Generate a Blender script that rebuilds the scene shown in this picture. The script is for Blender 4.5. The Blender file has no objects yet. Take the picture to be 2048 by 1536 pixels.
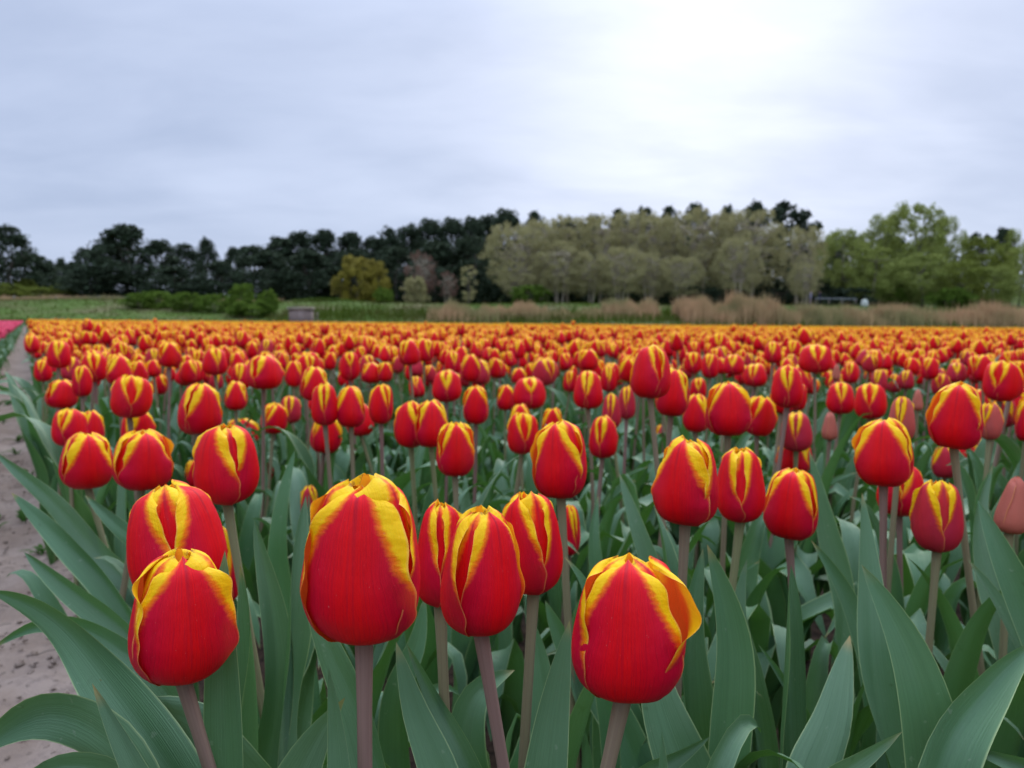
import bpy, math, random
import numpy as np
from mathutils import Matrix, Vector, Euler
R = math.radians
rng = np.random.default_rng(7)
random.seed(7)
scn = bpy.context.scene
C = scn.collection

# ------------------------------------------------------------------ camera
CAM_H = 0.53
F = 1550.0
PITCH, ROLL = 4.50, 0.48
cam_d = bpy.data.cameras.new('camera'); cam = bpy.data.objects.new('camera', cam_d); C.objects.link(cam)
cam_d.sensor_width = 36; cam_d.lens = 36 * F / 2048
cam_d.clip_start = 0.02; cam_d.clip_end = 6000
camR = Matrix.Rotation(R(90 - PITCH), 3, 'X') @ Matrix.Rotation(R(ROLL), 3, 'Z')
cam.matrix_world = Matrix.Translation((0, 0, CAM_H)) @ camR.to_4x4()
cam_d.dof.use_dof = True; cam_d.dof.focus_distance = 0.36; cam_d.dof.aperture_fstop = 15
scn.camera = cam
cR = np.array(camR)
cP = np.array([0, 0, CAM_H])
def un(px, py, d):
    """photo pixel + depth in metres along the view axis -> world point"""
    return cP + cR @ np.array([(px - 1024) / F * d, -(py - 768) / F * d, -d])
def unY(px, py, Y):
    v = cR @ np.array([(px - 1024) / F, -(py - 768) / F, -1.0])
    return cP + v * (Y / v[1])
def proj(p):
    q = (np.asarray(p, float) - cP) @ cR
    return 1024 + F * q[..., 0] / -q[..., 2], 768 - F * q[..., 1] / -q[..., 2], -q[..., 2]

# ------------------------------------------------------------------ world, sun, exposure
SUN_AZ, SUN_EL = 14.0, 42.0          # azimuth right of +Y
sun_dir = Vector((math.sin(R(SUN_AZ)) * math.cos(R(SUN_EL)), math.cos(R(SUN_AZ)) * math.cos(R(SUN_EL)), math.sin(R(SUN_EL))))
W = bpy.data.worlds.new('World'); scn.world = W; W.use_nodes = True
nt = W.node_tree; nt.nodes.clear()
class NB:
    def __init__(s, nt): s.nt = nt
    def n(s, t, **k):
        nd = s.nt.nodes.new(t)
        for a, b in k.items(): setattr(nd, a, b)
        return nd
    def l(s, a, b): s.nt.links.new(a, b)
    def val(s, x, sock):
        if hasattr(x, 'is_output'): s.l(x, sock)
        else: sock.default_value = x
    def math(s, op, a, b=0.0, c=None, clamp=False):
        m = s.n('ShaderNodeMath', operation=op, use_clamp=clamp)
        s.val(a, m.inputs[0]); s.val(b, m.inputs[1])
        if c is not None: s.val(c, m.inputs[2])
        return m.outputs[0]
    def mr(s, x, a, b, c=0.0, d=1.0, t='SMOOTHSTEP'):
        m = s.n('ShaderNodeMapRange', interpolation_type=t)
        s.val(x, m.inputs[0])
        for i, v in enumerate((a, b, c, d)): s.val(v, m.inputs[i + 1])
        return m.outputs[0]
    def mix(s, f, a, b, bt='MIX'):
        m = s.n('ShaderNodeMix', data_type='RGBA', blend_type=bt)
        s.val(f, m.inputs[0])
        for x, k in ((a, 6), (b, 7)):
            if hasattr(x, 'is_output'): s.l(x, m.inputs[k])
            else: m.inputs[k].default_value = (*x[:3], 1)
        return m.outputs[2]
    def noise(s, vec, scale, detail=3, rough=.5, dist=0.0):
        m = s.n('ShaderNodeTexNoise'); s.l(vec, m.inputs['Vector'])
        m.inputs['Scale'].default_value = scale; m.inputs['Detail'].default_value = detail
        m.inputs['Roughness'].default_value = rough; m.inputs['Distortion'].default_value = dist
        return m.outputs['Fac']
    def scale(s, vec, sc):
        m = s.n('ShaderNodeMapping'); s.l(vec, m.inputs[0]); m.inputs['Scale'].default_value = sc
        return m.outputs[0]
b = NB(nt)
tc = b.n('ShaderNodeTexCoord'); gen = tc.outputs['Generated']
sx = b.n('ShaderNodeSeparateXYZ'); b.l(gen, sx.inputs[0])
el = b.math('MAXIMUM', sx.outputs[2], 0.0)
# clouds stretched flat: direction projected on a ceiling
den = b.math('ADD', el, 0.22)
cx = b.math('DIVIDE', sx.outputs[0], den); cy = b.math('DIVIDE', sx.outputs[1], den)
cv = b.n('ShaderNodeCombineXYZ'); b.l(cx, cv.inputs[0]); b.l(cy, cv.inputs[1])
cl1 = b.noise(b.scale(cv.outputs[0], (.55, .8, 1)), 1.0, 4, .5, .5)
cl2 = b.noise(b.scale(cv.outputs[0], (1.4, 2.6, 1)), 1.3, 5, .55, .3)
cl = b.math('ADD', b.math('MULTIPLY', cl1, .65), b.math('MULTIPLY', cl2, .35))
clf = b.mr(cl, .32, .66)
def dot(dx, dy, dz):
    v = Vector((dx, dy, dz)).normalized()
    m = b.n('ShaderNodeVectorMath', operation='DOT_PRODUCT'); nrm = b.n('ShaderNodeVectorMath', operation='NORMALIZE')
    b.l(gen, nrm.inputs[0]); b.l(nrm.outputs[0], m.inputs[0]); m.inputs[1].default_value = v
    return b.math('MAXIMUM', m.outputs['Value'], 0.0)
g1 = b.math('POWER', dot(.24, .93, .27), 30.0)
g2 = b.math('POWER', dot(.34, .90, .44), 5.0)
base = b.mix(clf, (.43, .515, .72), (.60, .685, .90))
base = b.mix(b.mr(el, 0.0, .16), (.48, .565, .78), base)
gl = b.math('ADD', b.math('MULTIPLY', g1, b.math('ADD', .28, b.math('MULTIPLY', clf, .17))), b.math('MULTIPLY', g2, .04))
glc = b.mix(1.0, (1, .93, .84), gl, 'MULTIPLY')
cc = b.mix(1.0, base, glc, 'ADD')
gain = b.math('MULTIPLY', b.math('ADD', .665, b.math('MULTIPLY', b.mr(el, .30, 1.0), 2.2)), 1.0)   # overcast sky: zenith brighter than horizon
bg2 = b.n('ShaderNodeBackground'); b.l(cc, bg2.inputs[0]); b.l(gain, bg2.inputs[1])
sky = b.n('ShaderNodeTexSky', sky_type='NISHITA', sun_disc=False, sun_elevation=R(SUN_EL), sun_rotation=R(SUN_AZ))
bg1 = b.n('ShaderNodeBackground'); b.l(sky.outputs[0], bg1.inputs[0]); bg1.inputs[1].default_value = 0.10
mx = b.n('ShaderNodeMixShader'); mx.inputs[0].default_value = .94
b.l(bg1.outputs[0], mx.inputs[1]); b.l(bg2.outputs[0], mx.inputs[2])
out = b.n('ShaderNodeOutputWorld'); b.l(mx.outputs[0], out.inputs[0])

sd = bpy.data.lights.new('sun', 'SUN'); so = bpy.data.objects.new('sun', sd); C.objects.link(so)
sd.energy = 1.5; sd.angle = R(50); sd.color = (1, .95, .88)
so.rotation_euler = (-sun_dir).to_track_quat('-Z', 'Y').to_euler()
vs = scn.view_settings; vs.view_transform = 'Standard'; vs.look = 'None'; vs.exposure = 0.60; vs.gamma = 1.0; vs.use_curve_mapping = False
scn.cycles.use_denoising = True
scn.cycles.max_bounces = 8; scn.cycles.diffuse_bounces = 3; scn.cycles.transmission_bounces = 4

# ------------------------------------------------------------------ helpers
def tag(o, label=None, cat=None, group=None, kind=None):
    if label: o['label'] = label
    if cat: o['category'] = cat
    if group: o['group'] = group
    if kind: o['kind'] = kind
    return o
class MB:
    """collects faces, then builds one mesh; attribute 'pa' = (x, v, u)"""
    def __init__(s): s.v = []; s.f = []; s.a = []; s.m = []; s.n = 0
    def add(s, V, Fc, A=None, mat=0):
        V = np.asarray(V, float).reshape(-1, 3)
        s.v.append(V); s.a.append(np.zeros_like(V) if A is None else np.asarray(A, float).reshape(-1, 3))
        Fc = np.asarray(Fc, int)
        s.f.append(Fc + s.n); s.m.append(np.full(len(Fc), mat)); s.n += len(V)
    def mesh(s, name, mats, smooth=True):
        me = bpy.data.meshes.new(name)
        V = np.concatenate(s.v); A = np.concatenate(s.a)
        sizes = np.concatenate([np.full(len(f), f.shape[1]) for f in s.f])
        loops = np.concatenate([f.ravel() for f in s.f])
        me.vertices.add(len(V)); me.vertices.foreach_set('co', V.ravel().astype(np.float32))
        me.loops.add(len(loops)); me.loops.foreach_set('vertex_index', loops.astype(np.int32))
        me.polygons.add(len(sizes))
        st = np.concatenate([[0], np.cumsum(sizes)[:-1]])
        me.polygons.foreach_set('loop_start', st.astype(np.int32)); me.polygons.foreach_set('loop_total', sizes.astype(np.int32))
        me.polygons.foreach_set('material_index', np.concatenate(s.m).astype(np.int32))
        if smooth: me.polygons.foreach_set('use_smooth', np.ones(len(sizes), bool))
        at = me.attributes.new('pa', 'FLOAT_VECTOR', 'POINT'); at.data.foreach_set('vector', A.ravel().astype(np.float32))
        for m in mats: me.materials.append(m)
        me.update(calc_edges=True)
        return me
    def build(s, name, mats, parent=None, smooth=True):
        if not isinstance(mats, (list, tuple)): mats = [mats]
        return obj(name, s.mesh(name, mats, smooth), parent)
def obj(name, me, parent=None, link=True):
    o = bpy.data.objects.new(name, me)
    if link: C.objects.link(o)
    if parent: o.parent = parent
    return o
def gridF(nr, nc):
    i, j = np.meshgrid(np.arange(nr - 1), np.arange(nc - 1), indexing='ij')
    a = (i * nc + j).ravel()
    return np.stack([a, a + 1, a + nc + 1, a + nc], 1)
def box(mb, c, s, rz=0, mat=0, taper=1.0):
    x, y, z = np.array(s) / 2
    V = np.array([[-x, -y, -z], [x, -y, -z], [x, y, -z], [-x, y, -z], [-x * taper, -y * taper, z], [x * taper, -y * taper, z], [x * taper, y * taper, z], [-x * taper, y * taper, z]])
    ca, sa = math.cos(rz), math.sin(rz)
    V = np.stack([V[:, 0] * ca - V[:, 1] * sa, V[:, 0] * sa + V[:, 1] * ca, V[:, 2]], 1) + np.array(c)
    mb.add(V, [[0, 3, 2, 1], [4, 5, 6, 7], [0, 1, 5, 4], [1, 2, 6, 5], [2, 3, 7, 6], [3, 0, 4, 7]], mat=mat)
def tube(mb, P, rad, ns=8, mat=0, cap=False):
    P = np.asarray(P, float); n = len(P); rad = np.broadcast_to(rad, n)
    T = np.gradient(P, axis=0); T /= np.linalg.norm(T, axis=1)[:, None] + 1e-12
    ref = np.array([1.0, 0, 0]) if abs(T[0][0]) < .8 else np.array([0, 1.0, 0])
    A = np.cross(T, ref); A /= np.linalg.norm(A, axis=1)[:, None]; B = np.cross(T, A)
    th = np.linspace(0, 2 * np.pi, ns + 1)
    V = P[:, None] + rad[:, None, None] * (np.cos(th)[None, :, None] * A[:, None] + np.sin(th)[None, :, None] * B[:, None])
    at = np.zeros((n, ns + 1, 3)); at[:, :, 1] = np.linspace(0, 1, n)[:, None]; at[:, :, 2] = (th / 6.283)[None]
    mb.add(V, gridF(n, ns + 1), at, mat)
def smooth_path(P, n):
    P = np.asarray(P, float); k = len(P)
    if k == 2: return P[0] + (P[1] - P[0]) * np.linspace(0, 1, n)[:, None]
    L_ = np.linalg.norm(np.diff(P, axis=0), axis=1); c_ = np.concatenate([[0], np.cumsum(L_)])
    m = np.empty_like(P)
    m[1:-1] = ((P[1:-1] - P[:-2]) / L_[:-1, None] * L_[1:, None] + (P[2:] - P[1:-1]) / L_[1:, None] * L_[:-1, None]) / (L_[1:] + L_[:-1])[:, None]
    m[0] = 1.5 * (P[1] - P[0]) / L_[0] - .5 * m[1]; m[-1] = 1.5 * (P[-1] - P[-2]) / L_[-1] - .5 * m[-2]
    q = np.linspace(0, c_[-1], n); i = np.clip(np.searchsorted(c_, q, 'right') - 1, 0, k - 2); h = L_[i]; t = ((q - c_[i]) / h)[:, None]; h = h[:, None]
    return (2 * t**3 - 3 * t**2 + 1) * P[i] + (t**3 - 2 * t**2 + t) * h * m[i] + (-2 * t**3 + 3 * t**2) * P[i + 1] + (t**3 - t**2) * h * m[i + 1]

# ------------------------------------------------------------------ materials
def mat(name):
    m = bpy.data.materials.new(name); m.use_nodes = True; m.node_tree.nodes.clear()
    bb = NB(m.node_tree); return m, bb
def finish(bb, col, rough=.6, spec=.3, trans=0.0, tcol=None, bump=None, sheen=0.0, bstr=.3, bdist=.001, coat=0.0):
    p = bb.n('ShaderNodeBsdfPrincipled')
    bb.val(col if hasattr(col, 'is_output') else (*col, 1), p.inputs['Base Color'])
    bb.val(rough, p.inputs['Roughness']); p.inputs['Specular IOR Level'].default_value = spec
    if sheen: p.inputs['Sheen Weight'].default_value = sheen; p.inputs['Sheen Roughness'].default_value = .4
    if coat: p.inputs['Coat Weight'].default_value = coat; p.inputs['Coat Roughness'].default_value = .35
    if bump is not None:
        bp = bb.n('ShaderNodeBump'); bp.inputs['Strength'].default_value = bstr; bp.inputs['Distance'].default_value = bdist
        bb.l(bump, bp.inputs['Height']); bb.l(bp.outputs[0], p.inputs['Normal'])
    o = bb.n('ShaderNodeOutputMaterial')
    if trans:
        t = bb.n('ShaderNodeBsdfTranslucent'); x = tcol if tcol is not None else col
        bb.val(x if hasattr(x, 'is_output') else (*x, 1), t.inputs[0])
        ms = bb.n('ShaderNodeMixShader'); ms.inputs[0].default_value = trans
        bb.l(p.outputs[0], ms.inputs[1]); bb.l(t.outputs[0], ms.inputs[2]); bb.l(ms.outputs[0], o.inputs[0])
    else: bb.l(p.outputs[0], o.inputs[0])

def attr(bb):
    a = bb.n('ShaderNodeAttribute', attribute_name='pa'); s = bb.n('ShaderNodeSeparateXYZ'); bb.l(a.outputs['Vector'], s.inputs[0])
    return a.outputs['Vector'], s.outputs[0], s.outputs[1], s.outputs[2]

def petal_mat():
    m, bb = mat('tulip_petal'); vec, yel, v, u = attr(bb)
    oi = bb.n('ShaderNodeObjectInfo'); rnd = oi.outputs['Random']
    sc = bb.n('ShaderNodeSeparateColor'); bb.l(oi.outputs['Color'], sc.inputs[0])
    dusk = bb.math('SUBTRACT', 1.0, sc.outputs[0]); bud = bb.math('SUBTRACT', 1.0, sc.outputs[1])
    off = bb.n('ShaderNodeCombineXYZ'); bb.l(bb.math('MULTIPLY', u, 2.2), off.inputs[0]); bb.l(bb.math('MULTIPLY', v, 26.0), off.inputs[1]); bb.l(bb.math('MULTIPLY', rnd, 40.0), off.inputs[2])
    n1 = bb.noise(off.outputs[0], 1.6, 4, .6)
    off2 = bb.n('ShaderNodeCombineXYZ'); bb.l(bb.math('MULTIPLY', u, 2.0), off2.inputs[0]); bb.l(bb.math('MULTIPLY', v, 3.0), off2.inputs[1]); bb.l(bb.math('MULTIPLY', rnd, 40.0), off2.inputs[2])
    n2 = bb.noise(off2.outputs[0], 1.0, 2, .5)
    y = bb.math('ADD', yel, bb.math('ADD', bb.math('MULTIPLY', bb.math('SUBTRACT', n1, .5), .22), bb.math('MULTIPLY', bb.math('SUBTRACT', n2, .5), .14)))
    # veins along the petal
    vv = bb.n('ShaderNodeCombineXYZ'); bb.l(bb.math('MULTIPLY', u, 30.0), vv.inputs[0]); bb.l(bb.math('MULTIPLY', v, 2.0), vv.inputs[1]); bb.l(rnd, vv.inputs[2])
    vn = bb.noise(vv.outputs[0], 1.5, 3, .6)
    au = bb.math('ABSOLUTE', u)
    red = bb.mix(bb.mr(au, .05, .85), (.84, .002, .009), (.63, .002, .036))
    red = bb.mix(bb.math('MULTIPLY', bb.mr(vn, .42, .70), .48), red, (.46, .002, .022))
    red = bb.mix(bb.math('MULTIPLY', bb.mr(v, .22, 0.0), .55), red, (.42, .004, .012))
    rib = bb.math('MULTIPLY', bb.mr(au, .09, 0.0), bb.mr(v, .45, .95, 0, .45))
    red = bb.mix(rib, red, (.20, .004, .03))
    red = bb.mix(bb.math('MULTIPLY', dusk, .75), red, (.38, .040, .075))
    red = bb.mix(bud, red, (.55, .22, .14))
    orange = bb.mix(dusk, (.95, .20, .008), (.72, .12, .02))
    yellow = bb.mix(n2, (.95, .55, .003), (.97, .71, .006))
    col = bb.mix(bb.mr(y, -.12, .05), red, orange)
    col = bb.mix(bb.mr(y, .02, .17), col, yellow)
    # inner face of a petal is more orange
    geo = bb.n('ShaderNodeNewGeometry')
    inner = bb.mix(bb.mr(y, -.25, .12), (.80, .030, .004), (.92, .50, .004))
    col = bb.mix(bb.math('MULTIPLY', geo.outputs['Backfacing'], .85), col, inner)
    # thin pale rim on the very edge
    rim = bb.math('MULTIPLY', bb.mr(au, .955, 1.0), .55)
    col = bb.mix(rim, col, (.93, .50, .14))
    # scuffed brown tip
    tc_ = bb.n('ShaderNodeTexCoord')
    sp = bb.noise(tc_.outputs['Object'], 26.0, 3, .7)
    tip = bb.math('MULTIPLY', bb.mr(v, .955, 1.0), bb.mr(sp, .50, .60))
    col = bb.mix(bb.math('MULTIPLY', tip, .75), col, (.20, .03, .03))
    fl = bb.noise(tc_.outputs['Object'], 70.0, 1, .5)
    col = bb.mix(bb.mr(fl, .77, .80, 0, .5), col, (.85, .35, .30))
    h = bb.math('ADD', bb.math('MULTIPLY', vn, .8), bb.math('MULTIPLY', bb.noise(tc_.outputs['Object'], 9.0, 3), .9))
    rip = bb.n('ShaderNodeCombineXYZ'); bb.l(bb.math('MULTIPLY', u, 1.5), rip.inputs[0]); bb.l(bb.math('MULTIPLY', v, 12.0), rip.inputs[1]); bb.l(bb.math('MULTIPLY', rnd, 9.0), rip.inputs[2])
    h = bb.math('ADD', h, bb.math('MULTIPLY', bb.math('MULTIPLY', bb.noise(rip.outputs[0], 1.5, 2), bb.mr(y, -.1, .15)), 1.8))
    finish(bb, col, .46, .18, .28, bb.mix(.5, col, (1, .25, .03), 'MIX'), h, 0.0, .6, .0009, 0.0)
    return m
def leaf_mat(name, base, base2, backc, edge=(.42, .50, .22)):
    m, bb = mat(name); vec, e, v, u = attr(bb)
    oi = bb.n('ShaderNodeObjectInfo'); rnd = oi.outputs['Random']
    tc_ = bb.n('ShaderNodeTexCoord')
    vv = bb.n('ShaderNodeCombineXYZ'); bb.l(bb.math('MULTIPLY', u, 16.0), vv.inputs[0]); bb.l(bb.math('MULTIPLY', v, 1.0), vv.inputs[1]); bb.l(bb.math('MULTIPLY', rnd, 31.0), vv.inputs[2])
    vn = bb.noise(vv.outputs[0], 1.6, 4, .65)
    n = bb.noise(tc_.outputs['Object'], 11.0, 4, .6)
    col = bb.mix(n, base, base2)
    col = bb.mix(bb.math('MULTIPLY', rnd, .55), col, tuple(x * y for x, y in zip(base, (.75, 1.0, .62))))
    col = bb.mix(bb.mr(vn, .35, .75, 0, .38), col, tuple(x * .55 for x in base))
    col = bb.mix(bb.mr(v, .30, 0.0, 0, .5), col, (.12, .22, .055))     # paler green towards the sheath
    col = bb.mix(bb.math('MULTIPLY', bb.mr(bb.math('ABSOLUTE', u), .93, 1.0), .55), col, edge)
    bl = bb.noise(tc_.outputs['Object'], 42.0, 3, .7)
    col = bb.mix(bb.mr(bl, .66, .74, 0, .55), col, (.03, .05, .02))
    b2 = bb.noise(tc_.outputs['Object'], 160.0, 2, .6); col = bb.mix(bb.mr(b2, .68, .76, 0, .4), col, (.20, .26, .17))
    col = bb.mix(bb.math('MULTIPLY', bb.mr(v, .965, 1.0), bb.mr(n, .4, .6)), col, (.30, .22, .08))
    geo = bb.n('ShaderNodeNewGeometry')
    col = bb.mix(bb.math('MULTIPLY', geo.outputs['Backfacing'], .6), col, backc)
    h = bb.math('ADD', vn, bb.math('MULTIPLY', n, 1.5))
    finish(bb, col, bb.mr(n, .3, .7, .40, .58), .36, .12, (.10, .28, .03), h, 0.0, .45, .0012)
    return m
def stem_mat():
    m, bb = mat('tulip_stem'); vec, e, v, u = attr(bb)
    oi = bb.n('ShaderNodeObjectInfo'); tc_ = bb.n('ShaderNodeTexCoord')
    brown = bb.mix(oi.outputs['Random'], (.24, .135, .115), (.19, .20, .085))
    col = bb.mix(bb.mr(v, .0, .62), (.10, .16, .045), brown)
    sc = bb.n('ShaderNodeCombineXYZ'); bb.l(bb.math('MULTIPLY', u, 9.0), sc.inputs[0]); bb.l(v, sc.inputs[1]); bb.l(oi.outputs['Random'], sc.inputs[2])
    st = bb.noise(sc.outputs[0], 2.0, 3)
    col = bb.mix(bb.mr(st, .4, .7, 0, .35), col, (.12, .07, .055))
    finish(bb, col, .5, .35, 0, None, st, 0.0, .2, .0006)
    return m
M_PET = petal_mat(); M_STEM = stem_mat()
M_LEAF = leaf_mat('tulip_leaf', (.048, .125, .055), (.145, .235, .135), (.055, .155, .028))
def pink_mat():
    m, bb = mat('pink_petal'); oi = bb.n('ShaderNodeObjectInfo')
    col = bb.mix(oi.outputs['Random'], (.70, .035, .10), (.80, .10, .18))
    finish(bb, col, .5, .3, .3); return m
M_PINK = pink_mat()
def noisy(name, c1, c2, scale, rough=.9, spec=.1, c3=None, detail=6, bump=0, bdist=.01, trans=0, rnd=0):
    m, bb = mat(name); tc_ = bb.n('ShaderNodeTexCoord')
    v = tc_.outputs['Object']
    n = bb.noise(v, scale, detail, .6)
    col = bb.mix(bb.mr(n, .3, .7), c1, c2)
    if c3: col = bb.mix(bb.mr(bb.noise(v, scale * .17, 4, .6), .45, .65), col, c3)
    if rnd:
        oi = bb.n('ShaderNodeObjectInfo'); col = bb.mix(bb.math('MULTIPLY', oi.outputs['Random'], rnd), col, tuple(x * .6 for x in c1))
    finish(bb, col, rough, spec, trans, None, n if bump else None, 0, bump, bdist); return m
def soil_mat():
    m, bb = mat('sandy_soil'); tc_ = bb.n('ShaderNodeTexCoord'); v = tc_.outputs['Object']
    n = bb.noise(v, 3.0, 6, .6); n2 = bb.noise(v, 38.0, 6, .7); n3 = bb.noise(v, 260.0, 3, .6)
    col = bb.mix(bb.mr(n, .35, .65), (.175, .130, .100), (.265, .208, .168))
    col = bb.mix(bb.mr(n2, .50, .70, 0, .75), col, (.15, .115, .095))
    vo = bb.n('ShaderNodeTexVoronoi', feature='DISTANCE_TO_EDGE'); bb.l(v, vo.inputs['Vector']); vo.inputs['Scale'].default_value = 17
    crack = bb.math('MULTIPLY', bb.mr(vo.outputs['Distance'], .0, .035, .5, 0), bb.mr(n, .50, .62))
    col = bb.mix(crack, col, (.12, .09, .075))
    h = bb.math('ADD', bb.math('MULTIPLY', n2, .8), bb.math('ADD', bb.math('MULTIPLY', n3, .25), bb.math('MULTIPLY', crack, -.25)))
    finish(bb, col, .95, .1, 0, None, h, 0, .8, .008); return m
M_SOIL = soil_mat()
M_BEDSOIL = noisy('dark_bed_soil', (.022, .015, .011), (.075, .048, .033), 55, bump=.8)
M_GRASS = noisy('meadow_grass', (.040, .080, .008), (.060, .10, .015), .9, c3=(.10, .09, .04), bump=.5, bdist=.1)
M_BLADE = noisy('grass_blades', (.045, .075, .006), (.075, .105, .012), 1.2, c3=(.09, .085, .025), trans=.1)
M_BLADE_D = noisy('dark_grass_blades', (.028, .075, .012), (.055, .115, .02), .35, trans=.2)
M_DRY = noisy('dry_reed', (.46, .29, .16), (.34, .235, .12), .5, c3=(.22, .21, .09), trans=.2)
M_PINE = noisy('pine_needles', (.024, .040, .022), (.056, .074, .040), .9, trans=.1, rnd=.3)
M_BARK = noisy('bark', (.10, .08, .065), (.18, .155, .13), 2.5)
M_BARKP = noisy('pale_bark', (.27, .23, .17), (.38, .33, .25), 2.5)
M_WILL = noisy('willow_leaves', (.29, .27, .12), (.37, .34, .165), .45, c3=(.27, .21, .135), trans=.25, rnd=.25)
M_BROAD = noisy('broad_leaves', (.185, .225, .05), (.26, .295, .085), .5, trans=.25, rnd=.2)
M_YELL = noisy('yellow_leaves', (.28, .245, .03), (.20, .165, .055), .5, trans=.25)
M_YGREEN = noisy('yellow_green_leaves', (.17, .19, .03), (.12, .16, .035), .5, trans=.25)
M_TAN = noisy('reddish_twigs', (.15, .085, .065), (.20, .12, .085), .7, trans=.1)
M_BUSH = noisy('bush_leaves', (.085, .15, .018), (.13, .20, .03), .8, trans=.25, rnd=.2)
M_CONC = noisy('weathered_concrete', (.17, .135, .12), (.21, .165, .145), 3, bump=.3)
M_CONC2 = noisy('pale_concrete', (.24, .21, .165), (.29, .26, .20), 3)
M_WHITE = noisy('off_white_sheet', (.36, .39, .34), (.46, .48, .43), 2)
M_METAL = noisy('pale_metal', (.16, .19, .20), (.22, .24, .25), 3, .5, .5)
M_SKIN = noisy('skin', (.45, .27, .2), (.5, .3, .22), 4)
M_LILAC = noisy('lilac_cloth', (.34, .31, .42), (.44, .40, .50), 4)
M_NAVY = noisy('navy_cloth', (.012, .010, .035), (.02, .018, .05), 4)
M_HAIR = noisy('hair', (.03, .02, .015), (.05, .035, .02), 9)

# ------------------------------------------------------------------ tulip parts
def interp(v, xs, ys):
    xs = np.array(xs, float); ys = np.array(ys, float)
    # monotone-ish cubic through points
    d = np.gradient(ys, xs)
    i = np.clip(np.searchsorted(xs, v, 'right') - 1, 0, len(xs) - 2)
    h = xs[i + 1] - xs[i]; t = (v - xs[i]) / h
    return (2 * t**3 - 3 * t**2 + 1) * ys[i] + (t**3 - 2 * t**2 + t) * h * d[i] + (-2 * t**3 + 3 * t**2) * ys[i + 1] + (t**3 - t**2) * h * d[i + 1]
PV = [0, .07, .17, .30, .45, .62, .78, .90, 1.0]
PR = [.03, .150, .270, .350, .376, .352, .300, .220, .085]
PZ = [.0, .010, .062, .175, .335, .545, .755, .900, .965]
WV = [0, .1, .22, .36, .5, .65, .80, .90, .96, 1.0]
WO = [.16, .50, .82, 1.0, .985, .88, .68, .49, .34, .06]
WI = [.16, .50, .80, .98, 1.0, .93, .77, .60, .44, .10]
YV = [0, .18, .34, .5, .66, .82, .93, 1.0]
YO = [1.6, 1.4, 1.18, .98, .76, .51, .30, .08]
YI = [1.4, 1.10, .82, .62, .44, .25, .12, .02]
def petal(mb, seed, inner=False, nu=21, nv=27, width=.43, open_=0.0, ruf=1.0, curl=(0.0, 0.0), slim=1.0, yoff=0.0, rot=0.0, mat=0, notch=0.0, top=1.0, lift=None, sk=(0.0, 0.0)):
    r_ = np.random.default_rng(seed)
    v = np.linspace(0, 1, nv)[:, None]; v = v ** .94; u0 = np.linspace(-1, 1, nu)[None]
    u = np.sign(u0) * np.abs(u0) ** .85
    rr = interp(v, PV, PR); zz = interp(v, PV, PZ) * top
    if inner: rr = rr * .90 - .010; zz = zz * 1.0 + .012 * v
    rr = rr * (slim ** (.3 + 1.2 * v)) + open_ * .22 * v ** 2
    sh = interp(v, WV, WI if inner else WO)
    ph = r_.uniform(0, 6.28, 8)
    jag = 1 + .035 * np.sin(9 * v + ph[0]) * (u > 0) + .035 * np.sin(8 * v + ph[1]) * (u < 0) + ruf * .018 * np.sin(31 * v + ph[2] + 2 * (u > 0))
    kk = np.where(u > 0, sk[1], sk[0])
    w = width * sh * jag * (1 - kk * np.exp(-((v - .62) / .24) ** 2) + .25 * kk * np.exp(-((v - .25) / .15) ** 2))
    rc = np.maximum(rr, .25 + .10 * v) if not (inner or slim < 1) else np.maximum(rr, .15 if slim == 1 else .09)
    # sharper bending on the shoulders makes the cup slightly triangular
    a = w * u / rc
    x = rc * np.sin(a); y = rr - rc * (1 - np.cos(a))
    eu = np.abs(u)
    wave = ruf * (.020 * np.sin(11 * v + ph[3] + 1.4 * np.sign(u)) + .011 * np.sin(25 * v + ph[4] + np.sign(u))) * eu ** 3 * np.clip(v * 2.2 - .35, 0, 1)
    dr = wave + (curl[0] * (u < 0) + curl[1] * (u > 0)) * eu ** 4 * np.clip(v * 1.6 - .2, 0, 1) * .10
    dr = dr + .010 * u * (1 if not inner else .5) + .006 * np.exp(-(u / .10) ** 2) * v - .012 * np.exp(-((eu - .5) / .3) ** 2) * v * (1 - v)
    dr = dr + .010 * r_.normal() * np.sin(3 * v + ph[5]) + .008 * np.sin(4 * u + 5 * v + ph[6])
    nx = np.sin(a); ny = np.cos(a)
    x = x + nx * dr; y = y + ny * dr
    z = zz - .075 * v * eu ** 2.0 * np.clip(v * 2 - .9, 0, 1) - notch * np.exp(-(u / .12) ** 2) * np.clip((v - .9) * 10, 0, 1) + .008 * np.sin(7 * u + ph[7]) * np.clip(v * 4 - 3, 0, 1)
    if lift: # fold one edge outwards like an opened flap: lift=(side, amount, v centre, v spread)
        sd_, am, vc, vsp = lift
        k = am * np.clip(u * sd_ - .2, 0, 1) ** 1.3 * np.exp(-((v - vc) / vsp) ** 2)
        x = x + sd_ * k * .55; y = y + k * .55
    yt = interp(v, YV, YI if inner else YO)
    yel = eu - yt + yoff + .0 * x + .05 * np.sin(6 * v + ph[2]) * np.sign(u)
    P = np.stack(np.broadcast_arrays(x, -y, z), -1)
    ca, sa = math.cos(rot), math.sin(rot)
    P = np.stack([P[..., 0] * ca - P[..., 1] * sa, P[..., 0] * sa + P[..., 1] * ca, P[..., 2]], -1)
    A = np.stack(np.broadcast_arrays(yel, v, u), -1)
    mb.add(P, gridF(nv, nu), A, mat)
def petal_mesh(name='petal', **k):
    mb = MB(); petal(mb, **k); return mb.mesh(name, [M_PET])
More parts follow.
